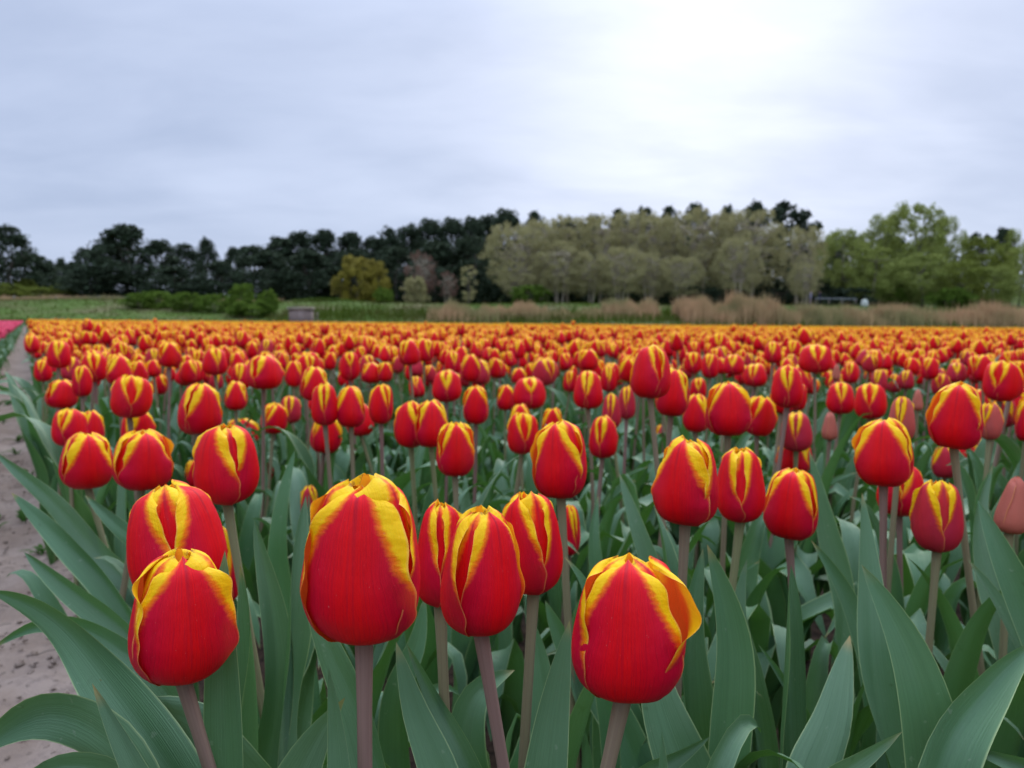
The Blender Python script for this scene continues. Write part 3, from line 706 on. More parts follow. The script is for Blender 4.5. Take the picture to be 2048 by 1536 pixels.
# ------------------------------------------------------------------ leaves of the foreground plants, each a child of its tulip
# (tulip index, points (px,py,depth) from low to tip, width m, cup, wave, twist, side tilt)
HL = [
 (2, [(330, 1500, .40), (215, 1345, .43), (120, 1245, .46), (-20, 1182, .50)], .034, .25, .8, .3, (0.55, .15, 1)),
 (4, [(250, 1300, .52), (140, 1250, .54), (60, 1258, .55), (-20, 1300, .55)], .022, .4, .4, 0, (.3, .2, 1)),
 (2, [(330, 1680, .33), (290, 1580, .33), (235, 1470, .335), (184, 1366, .34)], .024, .35, .2, .1, (1, .2, .35)),
 (4, [(480, 1560, .42), (380, 1440, .42), (290, 1410, .43), (198, 1358, .43)], .032, .3, 1.2, .3, (.3, .1, 1)),
 (2, [(470, 1720, .37), (455, 1500, .38), (445, 1300, .39), (450, 1100, .40)], .030, .22, .4, .1, (1, .1, 0)),
 (4, [(520, 1700, .46), (512, 1450, .46), (500, 1290, .46), (480, 1128, .46)], .027, .45, 1.5, .4, (1, -.25, 0)),
 (16, [(530, 1620, .52), (545, 1400, .53), (535, 1230, .54), (508, 1038, .55)], .029, .4, 1.3, .2, (1, .35, 0)),
 (0, [(600, 1640, .52), (575, 1340, .53), (585, 1150, .54), (612, 990, .56)], .032, .4, 1.6, -.4, (1, .4, 0)),
 (0, [(700, 1740, .315), (690, 1620, .315), (678, 1480, .32), (657, 1334, .32)], .021, .3, .2, .1, (1, .1, 0)),
 (0, [(780, 1640, .40), (730, 1440, .41), (660, 1290, .42), (605, 1170, .43)], .036, .35, .6, .3, (1, .2, .3)),
 (0, [(560, 1700, .38), (590, 1560, .38), (640, 1460, .38), (690, 1395, .38)], .040, .35, .5, .2, (.8, .2, .5)),
 (3, [(930, 1740, .37), (880, 1540, .38), (830, 1420, .39), (792, 1283, .40)], .030, .3, .5, -.2, (1, .1, .15)),
 (5, [(1000, 1720, .44), (930, 1520, .44), (865, 1400, .45), (812, 1285, .45)], .022, .5, .4, .2, (1, .5, .2)),
 (1, [(1060, 1780, .40), (1085, 1580, .40), (1105, 1420, .41), (1140, 1240, .42)], .031, .15, .3, .15, (1, .1, 0)),
 (1, [(1440, 1720, .42), (1370, 1520, .43), (1320, 1380, .44), (1300, 1230, .45)], .042, .3, .6, -.2, (1, .1, .2)),
 (7, [(1440, 1640, .50), (1395, 1420, .50), (1385, 1260, .51), (1406, 1096, .52)], .030, .5, 1.4, .5, (1, .35, 0)),
 (8, [(1440, 1640, .47), (1452, 1440, .47), (1455, 1280, .475), (1414, 1088, .48)], .038, .25, .35, -.15, (1, .1, 0)),
 (8, [(1530, 1500, .58), (1500, 1350, .58), (1475, 1240, .585), (1494, 1118, .59)], .022, .4, .7, .2, (1, .2, 0)),
 (9, [(1620, 1700, .49), (1590, 1480, .50), (1580, 1300, .51), (1582, 1130, .52)], .036, .85, .5, 0, (1, .0, 0)),
 (9, [(1600, 1420, .52), (1570, 1370, .52), (1545, 1330, .52), (1516, 1288, .52)], .014, .4, .2, 0, (1, .2, .4)),
 (11, [(1875, 1760, .42), (1862, 1520, .43), (1815, 1310, .44), (1722, 1128, .46)], .042, .25, .3, .1, (1, .1, .25)),
 (10, [(1790, 1560, .54), (1750, 1330, .55), (1738, 1150, .57), (1724, 985, .59)], .028, .35, .5, .2, (1, .3, 0)),
 (9, [(1790, 1500, .60), (1730, 1300, .60), (1690, 1190, .61), (1622, 1080, .62)], .026, .35, .4, 0, (1, .2, .3)),
 (12, [(1860, 1680, .40), (1900, 1490, .41), (1975, 1380, .43), (2070, 1285, .46)], .036, .45, .8, .6, (.8, .3, -.7)),
 (11, [(1560, 1660, .36), (1640, 1570, .36), (1720, 1520, .365), (1806, 1462, .37)], .030, .4, .3, 0, (.5, .2, -1)),
 (12, [(2100, 1450, .55), (2040, 1300, .55), (1990, 1200, .56), (1935, 1118, .57)], .026, .3, .4, 0, (1, .2, .3)),
 (12, [(2140, 1500, .50), (2070, 1280, .51), (2010, 1130, .52), (1955, 1000, .54)], .036, .35, .7, .2, (1, .1, .3)),
 (12, [(2160, 1640, .40), (2080, 1550, .40), (2000, 1520, .40), (1925, 1490, .41)], .032, .6, .6, 0, (.3, .2, 1)),
 (1, [(1220, 1660, .40), (1280, 1560, .40), (1350, 1520, .41), (1422, 1472, .42)], .026, .5, .6, .2, (.4, .3, -1)),
 (1, [(1310, 1740, .36), (1318, 1640, .36), (1325, 1550, .36), (1323, 1460, .365)], .017, .5, .2, 0, (1, .1, 0)),
 (19, [(300, 1220, .80), (200, 1120, .82), (110, 1010, .84), (-10, 905, .88)], .032, .3, .5, .2, (.7, .2, .8)),
 (19, [(300, 1320, .70), (210, 1170, .72), (130, 1090, .74), (22, 985, .78)], .030, .3, .4, 0, (.7, .2, .8)),
 (4, [(320, 1340, .60), (230, 1250, .62), (150, 1190, .63), (48, 1104, .66)], .034, .4, .5, .2, (.5, .2, 1)),
 (2, [(330, 1640, .36), (220, 1490, .38), (110, 1440, .40), (-60, 1520, .42)], .040, .35, .9, .2, (.2, .2, 1)),
 (2, [(340, 1690, .34), (240, 1560, .35), (150, 1530, .36), (40, 1560, .37)], .036, .35, .5, .1, (.2, .1, 1)),
 (18, [(420, 1230, .70), (380, 1150, .72), (250, 1060, .74), (170, 990, .78)], .028, .3, .5, .1, (.6, .2, .8)),
 (13, [(1640, 1740, .44), (1600, 1600, .45), (1660, 1420, .47), (1700, 1270, .50)], .040, .45, 1.2, .3, (1, .3, .2)),
 (5, [(1210, 1400, .58), (1185, 1250, .58), (1175, 1180, .58), (1128, 1112, .59)], .020, .3, .4, 0, (1, .2, .2)),
 (7, [(1320, 1300, .72), (1310, 1180, .73), (1275, 1060, .74), (1238, 945, .76)], .026, .3, .4, 0, (1, .2, .2)),
 (14, [(1200, 1300, .78), (1195, 1180, .79), (1185, 1080, .80), (1197, 990, .82)], .022, .3, .4, 0, (1, .1, 0)),
 (10, [(1680, 1340, .74), (1690, 1200, .76), (1650, 1050, .78), (1618, 900, .80)], .030, .3, .5, 0, (1, .2, .2)),
 (13, [(2000, 1250, .76), (1975, 1150, .78), (1960, 1040, .80), (1985, 930, .82)], .030, .3, .5, 0, (1, .2, 0)),
 (16, [(600, 1330, .80), (560, 1200, .80), (560, 1050, .80), (590, 900, .82)], .028, .4, .8, .3, (1, .4, 0)),
 (3, [(960, 1680, .46), (930, 1500, .47), (950, 1400, .48), (1030, 1340, .50)], .040, .4, .7, .2, (.9, .2, -.5)),
 (3, [(1110, 1640, .52), (1100, 1480, .53), (1085, 1340, .54), (1060, 1230, .55)], .032, .35, .7, .2, (1, .1, .1)),
 (5, [(1260, 1500, .60), (1200, 1380, .61), (1140, 1300, .62), (1090, 1200, .63)], .034, .35, .6, .2, (1, .1, .3)),
 (6, [(790, 1500, .58), (800, 1380, .58), (835, 1290, .59), (850, 1190, .60)], .030, .3, .5, .1, (1, .1, 0)),
]
for k, (ti, pts, w_, cup, wave, tw, side) in enumerate(HL):
    t_ = tulips[ti]; root = t_['root']; base_ = t_['base']
    P = [un(*q) for q in pts]
    fwd = cR @ np.array([0, 0, -1.0]); right = cR @ np.array([1.0, 0, 0]); upv = cR @ np.array([0, 1.0, 0])
    S = right * side[0] + fwd * side[1] + upv * side[2]
    first = P[0]
    b2 = np.array([base_[0] * .5 + first[0] * .5, base_[1] * .5 + first[1] * .5, .0])
    if first[2] > .06: P = [np.array([b2[0], b2[1], .002])] + P
    base_l = base_
    mb = MB(); leaf(mb, [p_ - base_l for p_ in P], w_ * .90, nu=15, cup=.18 + cup * 1.2, wave=.35 + wave * 1.1, seed=k, side=S, n=44, base=.55, twist=tw, peak=.64, sharp=.80)
    mb.build('leaf', M_LEAF, root)
for i, t_ in enumerate(tulips):
    near = t_['d'] < .62
    az_cam = math.atan2(-t_['base'][1], -t_['base'][0])
    ground_leaves(t_['root'], 3 if near else 3, random.uniform(0, 6.28), .90 if near else 1.0, az_cam)

# ------------------------------------------------------------------ the rest of the field
SP = .118
def field_points(smin, smax, ymax):
    tmax = 75; pts = []
    ss = np.arange(smin, smax, SP); tt = np.arange(-1.5, 160, SP * .98)
    S_, T_ = np.meshgrid(ss, tt)
    S_ = S_ + rng.uniform(-.05, .05, S_.shape); T_ = T_ + rng.uniform(-.05, .05, T_.shape)
    x = S_ * LAT[0] + T_ * ROW[0]; y = S_ * LAT[1] + T_ * ROW[1]
    k = (y < ymax) & (y > -1.0) & (np.abs(x) < .80 * np.maximum(y, 0) + 1.2)
    return np.stack([x[k], y[k]], 1)
FP = field_points(.10, 130, FIELD_END)
# height of each bloom
hz = .428 - .063 + rng.normal(0, .028, len(FP)) + (rng.random(len(FP)) > .98) * .04
base3 = np.concatenate([FP, np.zeros((len(FP), 1))], 1)
heads3 = base3.copy(); heads3[:, 2] = hz
px, py, dd = proj(heads3 + np.array([0, 0, .03]))
wpx = F * .05 / np.maximum(dd, .05)
infr = (px > -60) & (px < 2108) & (dd > 0)
keep = ~(infr & (dd < 1.12))
keep &= np.hypot(FP[:, 0], FP[:, 1]) > .62
# not in front of the blooms listed above
for (x0, y0, x1, y1, d0) in occ_a:
    hh = F * .062 / np.maximum(dd, .05)
    clash = infr & (dd < d0) & (px + wpx / 2 > x0) & (px - wpx / 2 < x1) & (py + hh * .6 > y0) & (py - hh * .6 < y1)
    keep &= ~clash
    q = None
for t_ in tulips:
    keep &= np.hypot(FP[:, 0] - t_['top'][0], FP[:, 1] - t_['top'][1]) > .062
FP, hz, px, dd, infr = FP[keep], hz[keep], px[keep], dd[keep], infr[keep]
order = np.lexsort((dd, ~infr))
n_ind = 300 - len(T)
ind, rest = order[:n_ind], order[n_ind:]
def side_word(p): return p
LBL = ['yellow rimmed red tulip among the crowded rows, soft with distance',]
for j, k in enumerate(ind):
    x, y = FP[k]; H = .060 * random.uniform(.80, 1.16); h = hz[k]
    lean = (random.gauss(0, .02), random.gauss(0, .02))
    root = bpy.data.objects.new('tulip', None); C.objects.link(root); root.location = (x - lean[0], y - lean[1], 0)
    stem_obj(root, [(0, 0, 0), (lean[0] * .3 + random.gauss(0, .006), lean[1] * .3, h * .5), (lean[0], lean[1], h + .002)], .003, 6, 6)
    Wd = H * random.uniform(.88, 1.06)
    M = Matrix.Translation((x, y, h)) @ Euler((random.gauss(0, .14), random.gauss(0, .14), random.uniform(0, 6.28))).to_matrix().to_4x4() @ Matrix.Diagonal((Wd, Wd, H, 1))
    kind = 'n' if random.random() > .15 else 'd'
    place_head(root, root.location, M, HEADS[random.randrange(len(HEADS))], kind)
    ground_leaves(root, 3, random.uniform(0, 6.28))
    tag(root, 'red tulip with yellow petal rims crowded among similar blooms', 'tulip', G_MID)
# labels for the blooms without one: by look and by the nearest named bloom
NAMED = [(1301, 740, 'tallest middle row tulip'), (1456, 815, 'big middle tulip of the tight trio'), (1909, 828, 'tall tulip with curled yellow rim'), (1768, 900, 'tulip with the framed plain petal'),
         (1574, 770, 'upright tulip above the muted yellow tipped one'), (1710, 800, 'matching pair with yellow top wedges'), (2001, 760, 'tulip with tall yellow stripe'), (1205, 870, 'tulip with two pale stripes'),
         (1058, 785, 'flared tulip with spread right petal'), (911, 895, 'neat tulip with yellow hood'), (842, 845, 'touching pair with yellow seam'), (835, 700, 'two blooms opening in a V'), (676, 808, 'two side by side tulips'),
         (528, 742, 'broad crimson peaked tulip'), (404, 810, 'tulip above the path corner'), (430, 720, 'tulip with yellow ring seam'), (262, 790, 'round tulip with twin orange seams'), (118, 705, 'tall yellow topped corner tulip'),
         (177, 915, 'tulip overhanging the path'), (455, 920, 'broad tulip with double yellow seam'), (893, 770, 'tulip with yellow diamond'), (1630, 715, 'full tulip with twin yellow seams'), (1176, 778, 'dusky pink tulip'), (1372, 955, 'tall frilled tulip of the front pair'), (922, 658, 'lone tulip on the orange horizon')]
cells = {}
allr = [(o, proj(np.array(o.location) + np.array([0, 0, .39]))) for o in C.objects if o.name.split('.')[0] == 'tulip' and o.get('label', '').startswith('red tulip with yellow petal rims crowded')]
for t_ in tulips:
    for e_ in range(len(allr)):
        if allr[e_][0] is t_['root']: allr[e_] = (t_['root'], proj(t_['top'] + np.array([0, 0, .03])))
for o, (qx, qy, qd) in allr:
    b_ = min(NAMED, key=lambda n: math.hypot(n[0] - qx, (n[1] - qy) * 1.6))
    ang = math.degrees(math.atan2(b_[1] - qy, qx - b_[0])) % 360
    dr = ['right', 'up and right', 'above', 'up and left', 'left', 'down and left', 'below', 'down and right'][int(((ang + 22.5) % 360) // 45)]
    cells.setdefault((b_[2], dr), []).append((math.hypot(b_[0] - qx, b_[1] - qy), o))
ORD = ['nearest', 'second', 'third', 'fourth', 'fifth', 'sixth', 'seventh', 'eighth', 'ninth', 'tenth', 'eleventh', 'twelfth', 'thirteenth', 'fourteenth', 'fifteenth', 'sixteenth', 'seventeenth', 'eighteenth', 'nineteenth', 'twentieth']
for (nm_, dr), L_ in cells.items():
    for q, (_, o) in enumerate(sorted(L_, key=lambda z: z[0])):
        pre = {'above': 'above', 'below': 'below', 'left': 'left of', 'right': 'right of'}.get(dr, dr + ' from')
        o['label'] = 'small tulip, %s %s the %s' % (ORD[min(q, 19)], pre, nm_)
# instanced mass, three levels of detail, one object
src = bpy.data.collections.new('tulip_variants')
def variant(i, nu, nv, nleaf, petn=6, ln=8):
    r_ = np.random.default_rng(900 + i); mb = MB()
    Hh = .062; hh = .366
    for inn, rot, kw in head_set(300 + i, nu, nv):
        sub = MB(); kw['rot'] = R(rot); kw['yoff'] += .03 if i < 6 else (.09 if i < 11 else .13); petal(sub, **kw)
        mb.add(sub.v[0] * np.array([Hh * .95, Hh * .95, Hh]) + np.array([0, 0, hh]), sub.f[0], sub.a[0], 0)
    tube(mb, [(0, 0, 0), (.006, .004, .18), (0, 0, hh + .002)], .003, 4, 1)
    for q in range(nleaf):
        leaf(mb, arch(r_.uniform(.25, .36), r_.uniform(.03, .11), q * 2.1 + r_.uniform(-.5, .5), r_.uniform(-.2, .3)), r_.uniform(.026, .044), nu=4, cup=.4, wave=.6, seed=i * 7 + q, mat=2, n=ln)
    me = mb.mesh('tulip_variant', [M_PET, M_STEM, M_LEAF]); o = bpy.data.objects.new('v%02d' % i, me); src.objects.link(o)
for i in range(6): variant(i, 9, 11, 3)
for i in range(6, 11): variant(i, 5, 6, 3, ln=5)
for i in range(11, 15): variant(i, 4, 5, 1, ln=4)
def scatter(name, P, rot, scl, idx, coll, matl=None):
    me = bpy.data.meshes.new(name); me.vertices.add(len(P)); me.vertices.foreach_set('co', np.asarray(P, np.float32).ravel())
    a = me.attributes.new('rot', 'FLOAT_VECTOR', 'POINT'); a.data.foreach_set('vector', np.asarray(rot, np.float32).ravel())
    a = me.attributes.new('scl', 'FLOAT', 'POINT'); a.data.foreach_set('value', np.asarray(scl, np.float32))
    a = me.attributes.new('idx', 'INT', 'POINT'); a.data.foreach_set('value', np.asarray(idx, np.int32))
    o = obj(name, me)
    ng = bpy.data.node_groups.new(name, 'GeometryNodeTree')
    ng.interface.new_socket('Geometry', in_out='INPUT', socket_type='NodeSocketGeometry'); ng.interface.new_socket('Geometry', in_out='OUTPUT', socket_type='NodeSocketGeometry')
    gi = ng.nodes.new('NodeGroupInput'); go = ng.nodes.new('NodeGroupOutput')
    ci = ng.nodes.new('GeometryNodeCollectionInfo'); ci.inputs['Collection'].default_value = coll; ci.inputs['Separate Children'].default_value = True; ci.inputs['Reset Children'].default_value = True
    ip = ng.nodes.new('GeometryNodeInstanceOnPoints'); ip.inputs['Pick Instance'].default_value = True
    def na(n_, t_):
        q = ng.nodes.new('GeometryNodeInputNamedAttribute'); q.data_type = t_; q.inputs['Name'].default_value = n_; return q.outputs['Attribute']
    e2r = ng.nodes.new('FunctionNodeEulerToRotation')
    L = ng.links.new
    L(gi.outputs[0], ip.inputs['Points']); L(ci.outputs[0], ip.inputs['Instance']); L(na('idx', 'INT'), ip.inputs['Instance Index'])
    L(na('rot', 'FLOAT_VECTOR'), e2r.inputs[0]); L(e2r.outputs[0], ip.inputs['Rotation']); L(na('scl', 'FLOAT'), ip.inputs['Scale']); L(ip.outputs[0], go.inputs[0])
    md = o.modifiers.new('scatter', 'NODES'); md.node_group = ng
    return o
rp = FP[rest]; rd = np.hypot(rp[:, 0], rp[:, 1]); n_ = len(rp)
rs = hz[rest] / .366
thin = (rd < 25) | (rng.random(n_) < .75)
rp, rd, rs = rp[thin], rd[thin], rs[thin]; n_ = len(rp)
idx = np.where(rd < 6, rng.integers(0, 6, n_), np.where(rd < 16, rng.integers(6, 11, n_), rng.integers(11, 15, n_)))
rot = np.stack([rng.normal(0, .07, n_), rng.normal(0, .07, n_), rng.uniform(0, 6.28, n_)], 1)
fo = scatter('tulips', np.concatenate([rp, np.zeros((n_, 1))], 1), rot, rs, idx, src)
tag(fo, 'countless red and yellow tulips merging into an orange band to the field edge', 'tulips', kind='stuff')
print('TULIPS', len(T), len(ind), n_)
# pink bed across the path
src2 = bpy.data.collections.new('pink_variants')
for i in range(4):
    r_ = np.random.default_rng(60 + i); mb = MB()
    for inn, rot, kw in head_set(700 + i, 5, 6):
        sub = MB(); kw['rot'] = R(rot); petal(sub, **kw); mb.add(sub.v[0] * .06 + np.array([0, 0, .34]), sub.f[0], None, 0)
    tube(mb, [(0, 0, 0), (0, 0, .18), (0, 0, .342)], .003, 4, 1)
    for q in range(3): leaf(mb, arch(.3, .11, q * 2.1, .2), .045, nu=4, cup=.4, wave=.6, seed=i * 7 + q, mat=2, n=6)
    src2.objects.link(bpy.data.objects.new('p%d' % i, mb.mesh('pink_variant', [M_PINK, M_STEM, M_LEAF])))
ss = np.arange(-.29, -9, -.12); tt = np.arange(1, 75, .12); S_, T_ = np.meshgrid(ss, tt)
S_ = S_ + rng.uniform(-.04, .04, S_.shape); T_ = T_ + rng.uniform(-.04, .04, S_.shape)
x = S_ * LAT[0] + T_ * ROW[0]; y = S_ * LAT[1] + T_ * ROW[1]
k = (y < FIELD_END) & (x > -.80 * y - 1.0) & (y > 1.5)
pp = np.stack([x[k], y[k], 0 * x[k]], 1); m_ = len(pp)
po = scatter('pink_tulips', pp, np.stack([rng.normal(0, .06, m_), rng.normal(0, .06, m_), rng.uniform(0, 6.28, m_)], 1), rng.normal(.93, .05, m_), rng.integers(0, 4, m_), src2)
tag(po, 'mass of pink tulips in the neighbouring bed across the path', 'tulips', kind='stuff')
# leafy edge beside the path: plants without blooms
src3 = bpy.data.collections.new('leaf_variants')
for i in range(4):
    mb = MB(); r_ = np.random.default_rng(i)
    for q in range(3): leaf(mb, arch(r_.uniform(.16, .26), r_.uniform(.06, .13), q * 2.1 + i, r_.uniform(.2, .8)), r_.uniform(.03, .05), nu=6, cup=.4, wave=1, seed=i * 9 + q, n=12)
    src3.objects.link(bpy.data.objects.new('l%d' % i, mb.mesh('leaf_variant', [M_LEAF])))
tt = np.arange(2.2, 70, .09); e1 = np.stack([np.full(len(tt), .115), tt], 1); e2 = np.stack([np.full(len(tt), -.27), tt], 1)
e3 = np.stack([rng.uniform(.18, 2.2, 420), rng.uniform(.5, 2.6, 420)], 1)
ee = np.concatenate([e1, e2, e3]); ee = ee + rng.uniform(-.03, .03, ee.shape)
E3 = np.stack([ee[:, 0] * LAT[0] + ee[:, 1] * ROW[0], ee[:, 0] * LAT[1] + ee[:, 1] * ROW[1], 0 * ee[:, 0]], 1)
E3 = E3[(E3[:, 1] < FIELD_END) & (np.hypot(E3[:, 0], E3[:, 1]) > .58)]; m_ = len(E3)
eo = scatter('low_tulip_leaves', E3, np.stack([rng.normal(0, .1, m_), rng.normal(0, .1, m_), rng.uniform(0, 6.28, m_)], 1), rng.uniform(.7, 1.2, m_), rng.integers(0, 4, m_), src3)
tag(eo, 'low tulip leaves spilling from the bed edges over the path', 'leaves', kind='stuff')

# ------------------------------------------------------------------ grass, reeds
def blades(name, P, hgt, wid, m, lean=.25, label=None, cat=None):
    n = len(P); az = rng.uniform(0, 2 * np.pi, n); h = hgt * rng.uniform(.6, 1.25, n); w = wid * rng.uniform(.7, 1.3, n)
    lx, ly = rng.normal(0, lean, n) * h, rng.normal(0, lean, n) * h
    dx, dy = np.cos(az) * w / 2, np.sin(az) * w / 2
    V = np.stack([P + np.stack([-dx, -dy, 0 * dx - .03], 1), P + np.stack([dx, dy, 0 * dx - .03], 1), P + np.stack([lx * .4 + dx * .7, ly * .4 + dy * .7, h * .6], 1), P + np.stack([lx * .4 - dx * .7, ly * .4 - dy * .7, h * .6], 1), P + np.stack([lx, ly, h], 1)], 1)
    b0 = np.arange(n)[:, None] * 5
    mb = MB(); mb.add(V, b0 + np.array([[0, 1, 2, 3]])); mb.f.append(b0 + np.array([[3, 2, 4]])); mb.m.append(np.zeros(n))
    o = mb.build(name, m, smooth=False); tag(o, label, cat, kind='stuff'); return o
def rpts(n, x0, x1, y0, y1):
    x = rng.uniform(x0, x1, n) * 1.0; y = rng.uniform(y0, y1, n); return np.stack([x, y, ter(x, y)], 1)
blades('grass', rpts(60000, -90, 90, 66, 104), .20, .07, M_BLADE, label='rough green grass on the slope behind the field', cat='grass')
blades('bank_grass', rpts(26000, -75, 75, FIELD_END + .6, 68), .50, .07, M_BLADE_D, label='dark green grass along the far edge of the tulip field', cat='grass')
def reed_pts(x0, x1, Yc, dy, n, base_y=None):
    a = unY(x0, 640, Yc)[0]; c = unY(x1, 640, Yc)[0]
    x = rng.uniform(a, c, n); y = Yc + rng.normal(0, dy, n); return np.stack([x, y, ter(x, y)], 1)
RP = []
for (x0, x1, Yc, n, hh) in [(860, 1000, 78, 3600, 1.5), (1000, 1095, 80, 1800, 1.4), (1095, 1210, 80, 700, 1.0), (1205, 1310, 82, 3200, 1.9), (1355, 1540, 78, 6500, 2.5), (1500, 1620, 77, 3000, 2.0), (1620, 1740, 76, 3200, 1.75), (1735, 1805, 76, 2200, 2.1), (1800, 1960, 77, 1700, 1.7), (1940, 2100, 76, 4000, 2.05), (230, 560, 100, 1200, .6), (-60, 250, 101, 2500, .7)]:
    p_ = reed_pts(x0, x1, Yc, 1.5, n); RP.append((p_, hh))
P_ = np.concatenate([q[0] for q in RP]); H_ = np.concatenate([np.full(len(q[0]), q[1]) for q in RP])
# modulate height smoothly so the patches have uneven tops
H_ = H_ * (.78 + .30 * np.sin(P_[:, 0] * 1.3) * np.sin(P_[:, 0] * .47 + 1) + .1 * np.sin(P_[:, 0] * 3.7))
blades('reeds', P_, H_, .07, M_DRY, .06, 'dry pinkish brown reeds in patches along the ditch', 'reeds')
p_ = reed_pts(560, 2100, 79, 3.0, 9000); blades('sedge', p_, .75, .08, M_BLADE, .12, 'pale green sedge between the reed patches', 'grass')

# ------------------------------------------------------------------ trees
def quads(mb, Cc, size, r_, elong=1.0, mat=0, vert=False):
    n = len(Cc); nrm = r_.normal(size=(n, 3)); nrm /= np.linalg.norm(nrm, axis=1)[:, None]
    t = np.cross(nrm, r_.normal(size=(n, 3))); t /= np.linalg.norm(t, axis=1)[:, None]; bt = np.cross(nrm, t)
    if vert:
        t = np.array([0, 0, 1.0]) + .45 * r_.normal(size=(n, 3)); t /= np.linalg.norm(t, axis=1)[:, None]; bt = np.cross(t, nrm); bt /= np.linalg.norm(bt, axis=1)[:, None]
    s = size * r_.uniform(.6, 1.4, n)[:, None]; t = t * s * elong; bt = bt * s
    V = np.stack([Cc - t, Cc + bt * .6, Cc + t, Cc - bt * .6], 1)
    mb.add(V, np.arange(n)[:, None] * 4 + np.array([[0, 1, 2, 3]]), mat=mat)
def make_tree(kind, seed):
    """unit height tree: crown mesh + trunk mesh"""
    r_ = np.random.default_rng(seed); cr = MB(); tr = MB()
    def env(z):       # crown half width at height z (0..1)
        if kind == 'pine': return .30 * math.sin(math.pi * min(max((z + .06) / 1.10, 0), 1) ** .72) + .02
        if kind == 'roundpine': return .36 * math.sqrt(max(0, 1 - ((z - .62) / .40) ** 2))
        if kind == 'willow': return .40 * math.sqrt(max(0, 1 - ((z - .60) / .43) ** 2))
        if kind == 'broad': return .40 * math.sqrt(max(0, 1 - ((z - .52) / .49) ** 2))
        if kind == 'bush': return .55 * math.sqrt(max(0, 1 - ((z - .42) / .60) ** 2))
        if kind == 'sapling': return .22 * math.sqrt(max(0, 1 - ((z - .55) / .47) ** 2))
        if kind == 'bare': return .36 * math.sqrt(max(0, 1 - ((z - .58) / .43) ** 2))
    spec = dict(pine=(110, 62, .018, .04, .13), roundpine=(60, 60, .026, .22, .13), willow=(150, 70, .0075, .22, .085), broad=(170, 75, .0115, .10, .10), bush=(90, 90, .026, .03, .14), sapling=(30, 35, .022, .15, .1), bare=(60, 40, .012, .25, .10))[kind]
    nc, per, qs, z0, rad = spec
    P = []
    for i in range(nc):
        z = r_.uniform(z0, .97); e = env(z); a = r_.uniform(0, 6.283); rr = e * math.sqrt(r_.uniform(.15, 1)) * r_.uniform(.85, 1.08)
        P.append((rr * math.cos(a), rr * math.sin(a), z))
    P = np.array(P)
    if kind in ('pine', 'roundpine'): fl = np.array([1.0, 1.0, .75])
    else: fl = np.array([1, 1, .9])
    for c in P:
        n = int(per * r_.uniform(.6, 1.3)); q = r_.normal(size=(n, 3)); q /= np.linalg.norm(q, axis=1)[:, None]
        q = q * (r_.random((n, 1)) ** .4) * rad * r_.uniform(.6, 1.15) * fl * (1.15 - .5 * c[2])
        quads(cr, c + q, qs, r_, 1.5 if kind in ('willow', 'bare') else 1.0, vert=kind in ('willow',))
    nt_ = dict(willow=3, bare=4, bush=3).get(kind, 1)
    for k in range(nt_):
        a = r_.uniform(0, 6.283); o0 = np.array([math.cos(a), math.sin(a), 0]) * (.05 if nt_ > 1 else 0)
        tip = o0 * 3.2 + np.array([r_.normal() * .04, r_.normal() * .04, .88 if kind != 'bush' else .6])
        Q = smooth_path([o0, o0 * 1.5 + (0, 0, .25), o0 * 2.2 + np.array([r_.normal() * .03, r_.normal() * .03, .5]), tip], 9)
        tube(tr, Q, np.linspace(.016 if nt_ > 1 else .022, .003, 9), 6)
        for j in range({'bush': 4, 'willow': 22, 'bare': 24}.get(kind, 9)):
            i = r_.integers(3, 8); st = Q[i]; b_ = P[r_.integers(0, len(P))]
            b_ = b_ if b_[2] > st[2] - .05 else b_ + (0, 0, .2)
            tube(tr, smooth_path([st, (st + b_) / 2 + (0, 0, .02), b_], 5), np.linspace(.006, .0018, 5), 4)
    return cr, tr
LIB = {}
def lib(kind, m, bark, n=3):
    key = (kind, m.name)
    if key not in LIB:
        L = []
        for s in range(n):
            c_, t_ = make_tree(kind, hash(kind) % 7 * 0 + len(LIB) * 31 + s); L.append((c_.mesh('crown', [m], False), t_.mesh('trunk', [bark])))
        LIB[key] = L
    return LIB[key]
def tree(name, kind, m, bark, cxp, topy, wpx_, Yd, label, cat, group=None, n=3, sink=0.0, base=None):
    g0 = unY(cxp, topy, Yd); gz = float(ter(g0[0], Yd)) - sink
    H = g0[2] - gz; w = wpx_ / F * Yd
    c_, t_ = random.choice(lib(kind, m, bark, n))
    root = bpy.data.objects.new(name, None); C.objects.link(root); root.location = (g0[0], Yd, gz)
    nat = {'pine': .66, 'roundpine': .82, 'willow': .88, 'broad': .9, 'bush': 1.25, 'sapling': .55, 'bare': .82}[kind]
    s = (w / nat, w / nat, H / 1.02); rz = random.uniform(0, 6.28)
    for nm, me in (('crown', c_), ('trunk', t_)):
        o = obj(nm, me, root); o.scale = s; o.rotation_euler = (0, 0, rz)
    tag(root, label, cat, group); return root
GP = 'dark pines behind the field'; GW = 'pale willows behind the reeds'
def pine(x, ty, w, Y, label, k='pine'): tree('pine_tree', k, M_PINE, M_BARK, x, ty, w, Y, label, 'tree', GP, 5)
pine(10, 448, 130, 112, 'dark pine cut by the left edge of the view', 'pine')
pine(62, 505, 120, 118, 'low spreading pine beside the left edge pine')
pine(172, 495, 90, 114, 'small dark pine left of the tall left hand pine')
pine(250, 447, 165, 110, 'tall broad dark pine, highest on the left half')
pine(215, 470, 110, 113, 'dark pine leaning on the left flank of the tall broad one')
pine(318, 478, 110, 113, 'dark pine joining the right flank of the tall broad one')
pine(368, 485, 90, 116, 'ragged pine in the dip left of a tufted one')
pine(414, 474, 62, 112, 'tufted narrow pine with open gap on its right')
